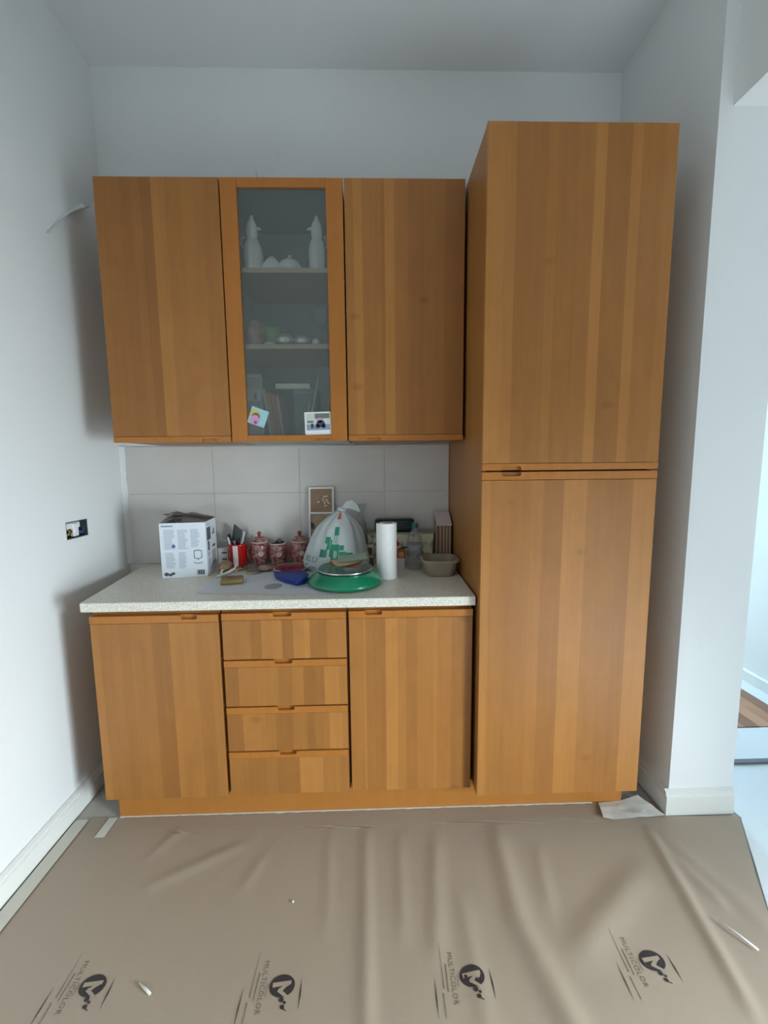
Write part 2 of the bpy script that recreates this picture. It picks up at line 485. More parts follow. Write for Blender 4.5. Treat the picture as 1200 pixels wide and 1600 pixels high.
# tape and bits lying on the paper
b = BM(); strip(b, (-0.1255, -0.53), (-0.124, -2.7), 0.050, 0.056, 40)
for v in b.verts: v.co.z = 0.0045 if v.co.x > -0.12 else 0.0025
obj('masking_tape', b, M['tape'], label='long pale tape strip along the left baseboard sealing the brown paper', cat='tape')
b = BM(); strip(b, (-0.0125, -0.612), (-0.0125, -0.5235), 0.036, 0.034, 6)
for v in b.verts: v.co.z = paper_h(v.co.x, v.co.y) + 0.002
obj('masking_tape', b, M['tape'], label='short pale tape piece at the left corner of the wooden plinth', cat='tape')
b = BM(); tube(b, [(1.9799, -0.9657, paper_h(1.98, -0.966) + .010), (2.003, -1.006, paper_h(2.003, -1.006) + .013), (2.0281, -1.0435, paper_h(2.028, -1.043) + .009)], 0.0026, 6)
obj('white_stick', b, M['white'], label='thin white stick lying on the brown paper near the passage', cat='stick', smooth=True)
b = BM(); tube(b, [(0.372, -1.058, paper_h(.372, -1.058) + .005), (0.393, -1.071, paper_h(.393, -1.071) + .006), (0.4119, -1.0831, paper_h(.412, -1.083) + .005)], [0.002, 0.004, 0.0035], 6)
obj('plaster_shard', b, M['tape'], label='small whitish shard lying between two printed logos on the paper', cat='debris', smooth=True)
b = BM(); bmesh.ops.create_icosphere(b, subdivisions=1, radius=0.0035, matrix=Matrix.Translation((0.7319, -0.8641, paper_h(.732, -.864) + 0.0035)))
obj('plaster_crumb', b, M['white'], label='tiny white plaster crumb on the open paper in front of the drawers', cat='debris')

b = BM(); prev = None
for i in range(161):
    x = 0.01 + i * (1.84 - 0.01) / 160
    wd = 0.004 + 0.006 * max(0, noise.noise(Vector((x * 30, 1, 0)))) + 0.004 * max(0, noise.noise(Vector((x * 110, 5, 0))))
    cur = (b.verts.new((x, -0.5192, 0.0035)), b.verts.new((x, -0.5195 - wd, paper_h(x, -0.5195 - wd) + 0.0012 + 0.002 * max(0, noise.noise(Vector((x * 60, 9, 0)))))))
    if prev: b.faces.new((prev[0], cur[0], cur[1], prev[1]))
    prev = cur
obj('masking_tape', b, M['tape'], label='ragged torn tape edge along the foot of the wooden plinth', cat='tape')

# torn whitish sheet at the right end of the plinth
b = BM(); n = 16; g = []
for j in range(n + 1):
    row = []
    for i in range(n + 1):
        u, v = i / n, j / n
        x0, y0 = 1.862 + u * 0.165, -0.524 + u * 0.012
        x1, y1 = 1.838 + u * 0.245, -0.606 + u * 0.012
        x = x0 + (x1 - x0) * v; y = y0 + (y1 - y0) * v
        z = paper_h(x, y) + 0.003 + 0.006 * max(0, noise.noise(Vector((x * 25, y * 30, 2)))) + 0.020 * max(0, u - 0.55) * (1 - v) * 2 + 0.012 * max(0, 0.12 - u) * 8 * v
        row.append(b.verts.new((x, y, z)))
    g.append(row)
for j in range(n):
    for i in range(n): b.faces.new((g[j][i], g[j][i + 1], g[j + 1][i + 1], g[j + 1][i]))
obj('torn_plastic_sheet', b, mat('milky_plastic', (0.62, 0.60, 0.55), 0.25, bump=0.3, bscale=30), smooth=True, label='torn whitish plastic sheet at the right end of the plinth', cat='plastic sheet')

# passage floor: plastic sheet, metal strip, bare parquet beyond
b = BM()
pts = [(2.02, -2.7), (3.24, -2.7), (3.24, -0.085), (XR2 + 0.002, -0.085), (XR2 + 0.002, YR - 0.03)]
yy = YR - 0.03
for k in range(12):
    y = YR - 0.03 - k * 0.05
    pts.append((max(1.73, right_edge(y)) + 0.0, y))
b.free(); b = BM()
nx2, ny2 = 24, 40; g = []
for j in range(ny2 + 1):
    y = -0.085 + (-2.7 + 0.085) * j / ny2
    x0 = XR2 + 0.002 if y > YR - 0.02 else max(1.73, right_edge(y)) + 0.008
    g.append([b.verts.new((x0 + (3.232 - x0) * i / nx2, y, -0.003 + 0.0022 * (1 + noise.noise(Vector((i * .7, j * .5, 0)))))) for i in range(nx2 + 1)])
for j in range(ny2):
    for i in range(nx2): b.faces.new((g[j][i], g[j][i + 1], g[j + 1][i + 1], g[j + 1][i]))
obj('plastic_floor_sheet', b, M['plastic_sheet'], smooth=True, label='shiny white plastic sheet covering the passage floor beyond the brown paper', cat='floor covering')
b = BM(); box(b, XR2 + 0.003, XC - 0.02, -0.337, -0.310, 0.0025, 0.008, 0.002)
obj('threshold_strip', b, mat('dull_threshold', (0.16, 0.17, 0.19), 0.6), label='grey metal threshold strip across the passage floor', cat='threshold')
pk = thing('parquet_floor', 'bare reddish parquet showing on the passage floor', 'parquet', (2.74, 0.9, -0.004)); pk['kind'] = 'structure'
pm = [mat('parquet_a', (0.42, 0.20, 0.11), 0.35, var=0.25, vscale=14), mat('parquet_b', (0.50, 0.26, 0.15), 0.35, var=0.2, vscale=11), mat('parquet_c', (0.25, 0.12, 0.07), 0.4, var=0.3, vscale=18)]
for i in range(11):
    for j in range(3):
        x0 = XR2 + 0.005 + i * 0.0715; y0 = -0.08 + j * 0.8 - (0.35 if i % 2 and j else 0); y1 = -0.08 + (j + 1) * 0.8 - (0.35 if i % 2 else 0)
        b = BM(); box(b, x0, x0 + 0.0700, y0 + 0.001, y1, -0.0038, 0.001, 0.001); obj('parquet_plank', b, pm[(i * 2 + j) % 3], pk)
b = BM(); box(b, 3.14, 3.233, -0.08, 2.3, -0.003, 0.002)
obj('masking_tape', b, M['plastic_sheet'], label='white covering strip along the far passage baseboard beside the parquet', cat='tape')

# ------------------------------------------------------------------ cabinets
def rail_outline(x0, x1, z0, z1, nx0, nx1, nd, top=True):
    """strip with a finger notch cut in its upper (or lower) edge"""
    r = 0.006
    if top:
        return [(x0, z0), (x1, z0), (x1, z1), (nx1, z1), (nx1, z1 - nd + r), (nx1 - r * .3, z1 - nd + r * .3), (nx1 - r, z1 - nd), (nx0 + r, z1 - nd), (nx0 + r * .3, z1 - nd + r * .3), (nx0, z1 - nd + r), (nx0, z1), (x0, z1)]
    return [(x0, z1), (x0, z0), (nx0, z0), (nx0, z0 + nd - r), (nx0 + r * .3, z0 + nd - r * .3), (nx0 + r, z0 + nd), (nx1 - r, z0 + nd), (nx1 - r * .3, z0 + nd - r * .3), (nx1, z0 + nd - r), (nx1, z0), (x1, z0), (x1, z1)]


def front(kind, parent, x0, x1, y, z0, z1, m, rails, th=0.020):
    """door or drawer front: veneered panel with solid wooden grip rails; rails = [('top'|'bottom', height, notch x0, notch x1, depth)]"""
    pz0, pz1 = z0, z1
    for r in rails:
        if r[0] == 'top': pz1 = z1 - r[1] - 0.0012
        else: pz0 = z0 + r[1] + 0.0012
    b = BM(); box(b, x0, x1, y, y + th, pz0, pz1, 0.0012)
    d = obj(kind, b, m, parent)
    for r in rails:
        b = BM()
        if r[0] == 'top': prism(b, rail_outline(x0, x1, z1 - r[1], z1, r[2], r[3], r[4], True), 'y', y - 0.0006, y + th)
        else: prism(b, rail_outline(x0, x1, z0, z0 + r[1], r[2], r[3], r[4], False), 'y', y - 0.0006, y + th)
        obj('grip_rail', b, M['trimwood'], d, label='solid orange wood rail with a cut finger notch')
        b = BM()  # back of the finger notch
        if r[0] == 'top': box(b, r[2] - 0.004, r[3] + 0.004, y + 0.013, y + 0.0195, z1 - r[4] - 0.004, z1 - 0.001)
        else: box(b, r[2] - 0.004, r[3] + 0.004, y + 0.013, y + 0.0195, z0 + 0.001, z0 + r[4] + 0.004)
        obj('finger_notch', b, M['trimwood'], d)
    return d


w = 0.45
ZB, ZT, DW = 1.4256, 2.3691, -0.3494
st_wl = [(0, .93), (.06, .88), (.20, .84), (.30, .90), (.37, .80), (.455, 1.10), (.56, .99), (.70, 1.03), (.86, .97)]
st_wr = [(0, 1.03), (.07, 1.18), (.14, 1.0), (.30, .92), (.325, 1.14), (.41, .97), (.52, .90), (.66, .95), (.83, .86)]  # last stave: own tone plus the tall cabinet's shadow, put into the colour
st_tu = [(0, 1.10), (.09, 1.04), (.15, .90), (.32, .97), (.37, .89), (.48, .93), (.565, 1.14), (.625, .90), (.755, 1.10), (.81, .94), (.93, .99)]
st_tl = [(0, 1.10), (.05, 1.0), (.13, .97), (.28, 1.03), (.35, .92), (.465, 1.14), (.60, 1.0), (.70, .97), (.78, .94), (.865, 1.16)]
st_bl = [(0, 1.08), (.06, .98), (.22, .94), (.30, .99), (.47, .88), (.61, 1.14), (.66, 1.08), (.82, .98), (.93, 1.03)]
st_br = [(0, 1.02), (.11, 1.14), (.13, .98), (.25, .93), (.29, 1.20), (.39, 1.06), (.46, .97), (.55, 1.08), (.69, 1.14), (.71, 1.03), (.83, .92), (.93, .86)]  # last stave darkened to hold the narrow shadow of the tall cabinet
st_d = [[(0, .97), (.10, 1.02), (.22, .90), (.31, 1.08), (.40, 1.14), (.48, .88), (.57, 1.10), (.66, 1.22), (.70, .94), (.84, 1.08)],
        [(0, .86), (.11, 1.02), (.26, 1.06), (.43, .97), (.55, 1.10), (.64, .90), (.81, 1.16), (.93, 1.02)],
        [(0, .88), (.13, 1.06), (.27, 1.02), (.40, .90), (.54, 1.03), (.66, .88), (.72, .98), (.84, 1.14), (.95, 1.04)],
        [(0, 1.0), (.15, .94), (.30, .98), (.40, .90), (.585, 1.20), (.78, 1.04), (.88, 1.12), (.92, 1.03)]]


def carcass(parent, x0, x1, y0, y1, z0, z1, t=0.018, m=None):
    m = m or M['side']
    for nm, c in (('side_panel', (x0, x0 + t, y0, y1, z0, z1)), ('side_panel', (x1 - t, x1, y0, y1, z0, z1)),
                  ('bottom_panel', (x0 + t, x1 - t, y0, y1, z0, z0 + t)), ('top_panel', (x0 + t, x1 - t, y0, y1, z1 - t, z1))):
        b = BM(); box(b, *c); obj(nm, b, m, parent)


# wall cabinets -----------------------------------------------------
for i, (lab, stops) in enumerate((('wooden wall cabinet hung next to the left wall', st_wl), (None, None), ('wooden wall cabinet hung between the glass cabinet and the tall cabinet', st_wr))):
    x0, x1 = i * w + 0.0015, (i + 1) * w - 0.0025
    if lab:
        c = thing('wall_cabinet', lab, 'cabinet', ((x0 + x1) / 2, -0.17, ZB), 'wall cabinets')
        carcass(c, x0 + 0.002, x1 - 0.002, DW + 0.022, YB - 0.001 - (0.008 if i else 0.0), ZB + 0.003, ZT - 0.002)
        n0 = (0.336, 0.396) if i == 0 else (0.975, 1.028)
        front('door', c, x0 + 0.0005, x1 - 0.0005, DW, ZB, ZT, wood('veneer_wall_door_%d' % i, stops, seed=i * 3.7 + 1), [('bottom', 0.021, n0[0], n0[1], 0.011)])
# glazed cabinet
gx0, gx1 = w + 0.002, 2 * w - 0.0035
c = thing('glass_wall_cabinet', 'wall cabinet with a glazed door showing ornaments and books', 'cabinet', ((gx0 + gx1) / 2, -0.17, ZB), 'wall cabinets')
for nm, cc in (('side_panel', (gx0 + .002, gx0 + .02, DW + .022, YB - .002, ZB + .003, ZT - .002)), ('side_panel', (gx1 - .02, gx1 - .002, DW + .022, YB - .002, ZB + .003, ZT - .002)),
               ('bottom_panel', (gx0 + .02, gx1 - .02, DW + .022, YB - .002, ZB + .003, ZB + .021)), ('top_panel', (gx0 + .02, gx1 - .02, DW + .022, YB - .002, ZT - .02, ZT - .002)),
               ('back_panel', (gx0 + .02, gx1 - .02, YB - .012, YB - .002, ZB + .021, ZT - .02))):
    b = BM(); box(b, *cc); obj(nm, b, M['inside'], c)
S1, S2 = 2.074, 1.797        # shelf tops
for z in (S1, S2):
    b = BM(); box(b, gx0 + .0205, gx1 - .0205, -0.318, YB - .0125, z - 0.018, z, 0.001); obj('shelf', b, M['shelf'], c)
# frame door: two stiles, two rails, pane
sw, rt, rb_ = 0.060, 0.030, 0.024
GX0, GX1 = 0.5125, 0.8345
b = BM(); box(b, gx0, GX0, DW, DW + 0.02, ZB, ZT, 0.0012)
dr = obj('door_stile', b, M['trimwood'], c)
b = BM(); box(b, GX1, gx1, DW, DW + 0.02, ZB, ZT, 0.0012); obj('door_stile', b, M['trimwood'], c)
b = BM(); box(b, GX0 + .0003, GX1 - .0003, DW, DW + 0.02, 2.3375, ZT, 0.001); obj('door_rail', b, M['trimwood'], c)
b = BM(); prism(b, rail_outline(GX0 + .0003, GX1 - .0003, ZB, 1.4485, 0.772, 0.828, 0.010, False), 'y', DW, DW + 0.02); r_ = obj('door_rail', b, M['trimwood'], c)
b = BM(); box(b, 0.768, 0.832, DW + 0.013, DW + 0.0195, ZB + 0.001, ZB + 0.014); obj('finger_notch', b, M['trimwood'], r_)
m = bpy.data.materials.new('hazy_glass'); m.use_nodes = True; nt = m.node_tree; nt.nodes.clear()
out = nt.nodes.new('ShaderNodeOutputMaterial'); tr = nt.nodes.new('ShaderNodeBsdfTransparent'); tr.inputs[0].default_value = (0.92, 0.96, 0.94, 1)
df = nt.nodes.new('ShaderNodeBsdfDiffuse'); df.inputs[0].default_value = (0.52, 0.58, 0.56, 1)
gl = nt.nodes.new('ShaderNodeBsdfGlossy'); gl.inputs['Roughness'].default_value = 0.03
m1 = nt.nodes.new('ShaderNodeMixShader'); m1.inputs[0].default_value = 0.15  # even grey diffuse share makes the pane hazy
m2 = nt.nodes.new('ShaderNodeMixShader'); fr = nt.nodes.new('ShaderNodeFresnel'); fr.inputs[0].default_value = 1.5
nt.links.new(tr.outputs[0], m1.inputs[1]); nt.links.new(df.outputs[0], m1.inputs[2])
nt.links.new(fr.outputs[0], m2.inputs[0]); nt.links.new(m1.outputs[0], m2.inputs[1]); nt.links.new(gl.outputs[0], m2.inputs[2]); nt.links.new(m2.outputs[0], out.inputs[0])
M['hazy_glass'] = m
m = bpy.data.materials.new('thin_clear_glass'); m.use_nodes = True; nt = m.node_tree; nt.nodes.clear()
out = nt.nodes.new('ShaderNodeOutputMaterial'); tr = nt.nodes.new('ShaderNodeBsdfTransparent'); tr.inputs[0].default_value = (0.955, 0.965, 0.965, 1)
gl = nt.nodes.new('ShaderNodeBsdfGlossy'); gl.inputs['Roughness'].default_value = 0.08; gl.inputs['Color'].default_value = (0.9, 0.93, 0.95, 1)
df = nt.nodes.new('ShaderNodeBsdfDiffuse'); df.inputs[0].default_value = (0.8, 0.84, 0.86, 1)
lw = nt.nodes.new('ShaderNodeLayerWeight'); lw.inputs['Blend'].default_value = 0.22
m1 = nt.nodes.new('ShaderNodeMixShader'); m1.inputs[0].default_value = 0.06
m2 = nt.nodes.new('ShaderNodeMixShader'); ma = nt.nodes.new('ShaderNodeMath'); ma.operation = 'MULTIPLY'; ma.inputs[1].default_value = 0.45
nt.links.new(lw.outputs['Facing'], ma.inputs[0]); nt.links.new(ma.outputs[0], m2.inputs[0])
nt.links.new(tr.outputs[0], m1.inputs[1]); nt.links.new(df.outputs[0], m1.inputs[2]); nt.links.new(m1.outputs[0], m2.inputs[1]); nt.links.new(gl.outputs[0], m2.inputs[2]); nt.links.new(m2.outputs[0], out.inputs[0])
M['clear'] = m; M['pet'] = m
b = BM(); flat(b, [(GX0 + .0005, DW + .008, 1.4488), (GX1 - .0005, DW + .008, 1.4488), (GX1 - .0005, DW + .008, 2.3372), (GX0 + .0005, DW + .008, 2.3372)])
obj('glass_pane', b, M['hazy_glass'], c, label='hazy grey glass pane')

# base cabinets -----------------------------------------------------
DB, BT, BB = -0.570, 0.8165, 0.1208
bx = -0.0026
bl = thing('base_cabinet', 'wooden base cabinet with one door under the worktop by the left wall', 'cabinet', (bx + 0.225, -0.28, 0.10), 'base cabinets')
carcass(bl, bx + 0.002, bx + w - 0.004, DB + 0.022, YB - 0.001, BB - 0.004, 0.832)
front('door', bl, bx - 0.001, bx + w - 0.006, DB, BB - 0.006, BT - 0.002, wood('veneer_base_left', st_bl, seed=11), [('top', 0.026, bx + 0.314, bx + 0.372, 0.015)])
bd = thing('drawer_cabinet', 'wooden base cabinet with four stacked drawers', 'cabinet', (bx + 0.675, -0.28, 0.10), 'base cabinets')
carcass(bd, bx + w + 0.001, bx + 2 * w - 0.002, DB + 0.022, YB - 0.001, BB - 0.002, 0.832)
dz = [BT, 0.6439, 0.4661, 0.2921, BB]
for k in range(4):
    zz0 = dz[k + 1] + (0.0022 if k < 3 else 0.0); zz1 = dz[k] - (0.0022 if k else 0.0)
    n0 = [(0.632, 0.700), (0.631, 0.697), (0.636, 0.699), (0.636, 0.700)][k]
    front('drawer', bd, bx + w + 0.006, bx + 2 * w - 0.006, DB, zz0, zz1, wood('veneer_drawer_%d' % k, st_d[k], seed=20 + k * 2.3), [('top', 0.024, n0[0], n0[1], 0.013)])
br = thing('base_cabinet', 'wooden base cabinet with one door between the drawers and the tall cabinet', 'cabinet', (bx + 1.125, -0.28, 0.10), 'base cabinets')
carcass(br, bx + 2 * w + 0.001, bx + 3 * w - 0.004, DB + 0.022, YB - 0.001, BB - 0.002, 0.832)
front('door', br, bx + 2 * w + 0.004, bx + 3 * w - 0.003, DB, BB + 0.002, BT + 0.001, wood('veneer_base_right', st_br, seed=31), [('top', 0.025, 0.958, 1.020, 0.014)])

# tall cabinet ------------------------------------------------------
DT, TX0, TX1, TT, TG, TBm = -0.6114, 1.3587, 1.9545, 2.372, 1.3071, 0.1235
tc_ = thing('tall_cabinet', 'tall wooden cabinet with two doors beside the worktop', 'cabinet', ((TX0 + TX1) / 2, -0.3, 0.10))
carcass(tc_, TX0 + 0.001, TX1 - 0.001, DT + 0.023, YB - 0.001, TBm - 0.004, TT - 0.002)
b = BM(); box(b, TX0 + 0.02, TX1 - 0.02, DT + 0.03, DT + 0.034, TBm + 0.02, TT - 0.03); obj('inner_panel', b, M['dark'], tc_)
front('upper_door', tc_, TX0, TX1, DT, TG + 0.0028, TT, wood('veneer_tall_upper', st_tu, seed=41), [('bottom', 0.022, 1.424, 1.490, 0.0135)])
front('lower_door', tc_, TX0, TX1, DT, TBm, TG - 0.0028, wood('veneer_tall_lower', st_tl, seed=47), [('top', 0.026, 1.424, 1.490, 0.0135)])
# dark gaps behind the fronts of the drawers
# plinth
b = BM(); box(b, 0.008, 1.957, -0.5183, -0.500, 0.0012, 0.1160, 0.001)
obj('plinth', b, M['plinth'], label='orange wood plinth board running under all the floor cabinets', cat='plinth')

# worktop -----------------------------------------------------------
b = BM()
pts = [(-0.0244, -0.5796), (1.3505, -0.5796), (1.3560, YB - 0.010), (-0.0999, YB - 0.010)]
vs = prism(b, pts, 'z', 0.8334, 0.8669)
es = [e for e in b.edges if all(abs(v.co.y + 0.5796) < 1e-4 for v in e.verts) and abs(e.verts[0].co.z - e.verts[1].co.z) < 1e-4]
bmesh.ops.bevel(b, geom=es, offset=0.004, segments=3, profile=0.5, affect='EDGES')
obj('worktop', b, M['worktop'], label='pale speckled worktop over the base cabinets', cat='worktop')
CT = 0.8672     # standing height on the worktop

# ------------------------------------------------------------------ wall bits
# open socket box in the left wall
sb = thing('socket_box', 'open wall socket box with loose wires on the left wall', 'socket', (XL - 0.02, -0.33, SZ0))
b = BM()
for q in ((XL - .049, XL - .001, SY0 + .001, SY0 + .004, SZ0 + .001, SZ1 - .001), (XL - .049, XL - .001, SY1 - .004, SY1 - .001, SZ0 + .001, SZ1 - .001), (XL - .049, XL - .001, SY0 + .004, SY1 - .004, SZ0 + .001, SZ0 + .004), (XL - .049, XL - .001, SY0 + .004, SY1 - .004, SZ1 - .004, SZ1 - .001), (XL - .049, XL - .046, SY0 + .004, SY1 - .004, SZ0 + .004, SZ1 - .004)):
    box(b, *q)
obj('box_shell', b, mat('dark_socket_plastic', (0.05, 0.07, 0.07), 0.6), sb)
b = BM(); box(b, XL - .02, XL - .004, -0.345, -0.315, SZ0 + .006, SZ1 - .01, .003); box(b, XL - .03, XL - .008, -0.385, -0.30, SZ1 - .03, SZ1 - .006, .003)
obj('terminal_block', b, M['white'], sb)
for k, (col, y0) in enumerate((((0.55, 0.5, 0.1), -0.375), ((0.25, 0.10, 0.04), -0.362), ((0.05, 0.15, 0.5), -0.295))):
    b = BM(); tube(b, [(XL - .04, y0, SZ0 + .03), (XL - .012, y0 + .006, SZ0 + .014), (XL - .010, y0 + .014, SZ0 + .028), (XL - .03, y0 + .02, SZ0 + .04)], 0.003, 6)
    obj('wire', b, mat('wire_%d' % k, col, 0.4), sb, smooth=True)
# peeling plaster on the left wall
b = BM(); n = 14; g = []
for i in range(n + 1):
    t = i / n; y = -0.125 - 0.215 * t; z = 2.405 - 0.225 * t + 0.02 * math.sin(t * PI)
    wd = 0.042 * (1 - t) ** 0.55 + 0.003
    row = []
    for k in range(5):
        q = k / 4
        row.append(b.verts.new((XL + 0.0008 + wd * q * (0.9 + 0.1 * math.sin(t * 9)), y - 0.010 * q * q, z - 0.016 * q * (1 - t) - 0.012 * math.sin(q * PI) * (1 - t))))
    g.append(row)
for i in range(n):
    for k in range(4): b.faces.new((g[i][k], g[i][k + 1], g[i + 1][k + 1], g[i + 1][k]))
obj('peeling_plaster', b, M['wall'], smooth=True, label='curled strip of plaster peeling off the left wall near the ceiling', cat='plaster')
for k, (x, z, s) in enumerate(((0.607, 2.68, 0.018), (0.50, 2.60, 0.022), (0.53, 2.585, 0.014))):
    b = BM(); n = 8; g = []
    for i in range(n + 1):
        t = i / n; g.append([b.verts.new((x + (t - .5) * s + 0.004 * math.sin(t * 5), YB - 0.0006 - 0.010 * math.sin(t * PI) * j, z + (j - .5) * s * 1.3 * math.sin(PI * (0.15 + 0.7 * t)))) for j in (0, 1)])
    for i in range(n): b.faces.new((g[i][0], g[i + 1][0], g[i + 1][1], g[i][1]))
    obj('plaster_flake', b, M['wall'], smooth=True, label=('plaster flake lifting highest on the back wall above the glass cabinet', 'larger plaster flake lifting just above the top of the glass cabinet', 'tiny plaster flake beside a larger one just above the glass cabinet')[k], cat='plaster', group='flakes above the wall cabinets')

# ------------------------------------------------------------------ things on the worktop
def quad(bm, O, U, V, u0, u1, v0, v1, N, off=0.0006, mi=0):
    O, U, V, N = Vector(O), Vector(U), Vector(V), Vector(N)
    f = bm.faces.new([bm.verts.new(O + U * a + V * c + N * off) for a, c in ((u0, v0), (u1, v0), (u1, v1), (u0, v1))])
    f.material_index = mi


# appliance carton, open on top
FL, FR, BR_ = Vector((0.1075, -0.268, 0)), Vector((0.2885, -0.246, 0)), Vector((0.262, -0.075, 0))
U = (FR - FL); Wd = U.length; U.normalize(); Nf = Vector((U.y, -U.x, 0)); Dv = -Nf; Dp = 0.176; H = 0.232
BL_, BR_ = FL + Dv * Dp, FR + Dv * Dp
kb = thing('appliance_box', 'white appliance carton with printed text and its grey flaps open', 'box', ((FL + BR_) / 2)[:2] + (CT,))
m_card = mat('white_carton', (0.78, 0.82, 0.88), 0.45); m_kraft = mat('grey_cardboard', (0.56, 0.50, 0.46), 0.85, var=0.12, vscale=30); m_txt = mat('grey_print', (0.50, 0.55, 0.62), 0.6); m_txtd = mat('dark_print', (0.10, 0.11, 0.13), 0.6); m_blue = mat('blue_print', (0.12, 0.14, 0.42), 0.5)
b = BM(); th = 0.003
def slab(bm, P, Q, inw, z0, z1, t):
    P, Q, inw = Vector(P), Vector(Q), Vector(inw)
    pts = [P, Q, Q + inw * t, P + inw * t]
    prism(bm, [(p.x, p.y) for p in pts], 'z', z0, z1)
slab(b, FL, FR, Dv, CT, CT + H, th); slab(b, BL_, BR_, -Dv, CT, CT + H, th); slab(b, FL + Dv * th, BL_ - Dv * th, U, CT, CT + H, th); slab(b, FR + Dv * th, BR_ - Dv * th, -U, CT, CT + H, th)
slab(b, FL + Dv * th + U * th, FR + Dv * th - U * th, Dv, CT, CT + 0.003, Dp - 2 * th)
shell = obj('box_body', b, m_card, kb)
# flaps: the back one folded half forward over the opening, a buckled inner one, a stub on the left
def flap(name, P, Q, d, ln, rise, sag, m, k):
    b = BM(); n = 10; g = []
    P, Q, d = Vector(P), Vector(Q), Vector(d)
    for j in range(n + 1):
        t = j / n; g.append([])
        for i in range(n + 1):
            u = i / n; p = P + (Q - P) * u + d * ln * t
            p.z = CT + H + 0.001 + rise * t + sag * math.sin(PI * u) * t + 0.006 * noise.noise(Vector((u * 3, t * 2, k))) * t + 0.02 * (1 - u) * t
            g[-1].append(b.verts.new(p))
    for j in range(n):
        for i in range(n): b.faces.new((g[j][i], g[j][i + 1], g[j + 1][i + 1], g[j + 1][i]))
    bmesh.ops.solidify(b, geom=b.faces[:], thickness=0.002)
    obj(name, b, m, kb, smooth=True, auto=40, label='bent grey cardboard flap')
flap('flap', BL_, BR_, -Dv, 0.125, 0.012, 0.012, m_kraft, 1)
flap('flap', BR_, FR + Dv * 0.01, -U, 0.10, 0.004, 0.006, m_kraft, 3)
flap('flap', FL + Dv * .02, BL_, (U * 0.35).normalized() * 0.5, 0.09, 0.022, 0.004, m_kraft, 6)
O3 = FL + Vector((0, 0, CT)); Z3 = Vector((0, 0, 1))
for (u0, u1, v0, v1) in ((.016, .060, .120, .205), (.070, .112, .120, .203), (.122, .160, .128, .205), (.018, .058, .040, .108), (.070, .104, .038, .108)):
    b = BM()
    for i in range(13):
        a = v1 - (v1 - v0) * (i + 0.15) / 13; c = v1 - (v1 - v0) * (i + 0.72) / 13
        quad(b, O3, U, Z3, u0, u1 - (u1 - u0) * random.random() * .35, c, a, Nf, 0.0005, 0)
    obj('printed_text', b, m_txt, shell, kind='stuff')
b = BM()
for i in range(9): quad(b, O3, U, Z3, .008 + i * .0052, .0118 + i * .0052, .2165, .2215, Nf, .0006, 0)   # maker's name, too small to read
obj('printed_name', b, m_txtd, shell, kind='stuff')
for (u, v, r) in ((.018, .016, .010), (.0335, .013, .0075), (.0445, .018, .0075)):
    b = BM(); n = 12; b.faces.new([b.verts.new(O3 + U * (u + r * math.cos(2 * PI * k / n)) + Z3 * (v + r * .8 * math.sin(2 * PI * k / n)) + Nf * .0007) for k in range(n)]); obj('printed_mark', b, m_txtd, shell)
b = BM(); b.faces.new([b.verts.new(O3 + U * (.052 + .0075 * math.cos(2 * PI * k / 14)) + Z3 * (.134 + .0075 * math.sin(2 * PI * k / 14)) + Nf * .0008) for k in range(14)]); obj('printed_mark', b, m_blue, shell)
b = BM()
for i in range(10): quad(b, O3, U, Z3, .140 + i * .0031, .1416 + i * .0031 + .0008 * (i % 3), .010, .030, Nf, .0007, 0)
obj('bar_code', b, m_txtd, shell, kind='stuff')
b = BM()
def arc(cx, cy, rx, ry, a0, a1, wdt, n=10):
    for i in range(n):
        p = [(cx + (rx + s) * math.cos(a), cy + (ry + s) * math.sin(a)) for a, s in ((a0 + (a1 - a0) * i / n, 0), (a0 + (a1 - a0) * (i + 1) / n, 0), (a0 + (a1 - a0) * (i + 1) / n, wdt), (a0 + (a1 - a0) * i / n, wdt))]
        b.faces.new([b.verts.new(O3 + U * x + Z3 * y + Nf * .0007) for x, y in p])
arc(.147, .106, .015, .007, R(10), R(170), .0035); arc(.147, .088, .015, .008, R(180), R(360), .003)
quad(b, O3, U, Z3, .131, .1335, .085, .106, Nf, .0007, 0); quad(b, O3, U, Z3, .1605, .163, .085, .106, Nf, .0007, 0); arc(.147, .066, .017, .006, R(190), R(350), .0028); quad(b, O3, U, Z3, .145, .149, .072, .076, Nf, .0007, 0)
obj('printed_drawing', b, m_txtd, shell, kind='stuff')
b = BM(); Or = FR + Vector((0, 0, CT)); Nr = U
pm4 = [m_txt, m_txtd, m_blue, mat('olive_print', (0.42, 0.45, 0.36), 0.6)]
b.free()
for (u0, u1, v0, v1, mi) in ((.015, .075, .150, .205, 1), (.100, .140, .165, .172, 1), (.120, .135, .172, .190, 1), (.025, .050, .105, .145, 1), (.095, .145, .108, .118, 1), (.020, .055, .080, .098, 0), (.085, .15, .03, .095, 3), (.015, .06, .215, .222, 0), (.02, .07, .02, .07, 0)):
    b = BM(); quad(b, Or, Dv, Z3, u0, u1, v0, v1, Nr, .0006, 0); obj('printed_picture', b, pm4[mi], shell)

# small white carton behind it
b = BM(); box(b, 0.264, 0.312, -0.058, -0.018, CT, CT + 0.082, 0.001)
kc = obj('small_carton', b, mat('offwhite_card', (0.70, 0.68, 0.64), 0.6), label='small white carton with two black lines between the appliance box and red cup', cat='box')
for z in (0.028, 0.058):
    b = BM(); box(b, 0.284, 0.306, -0.0592, -0.0582, CT + z, CT + z + 0.006); obj('printed_line', b, M['ink'], kc)

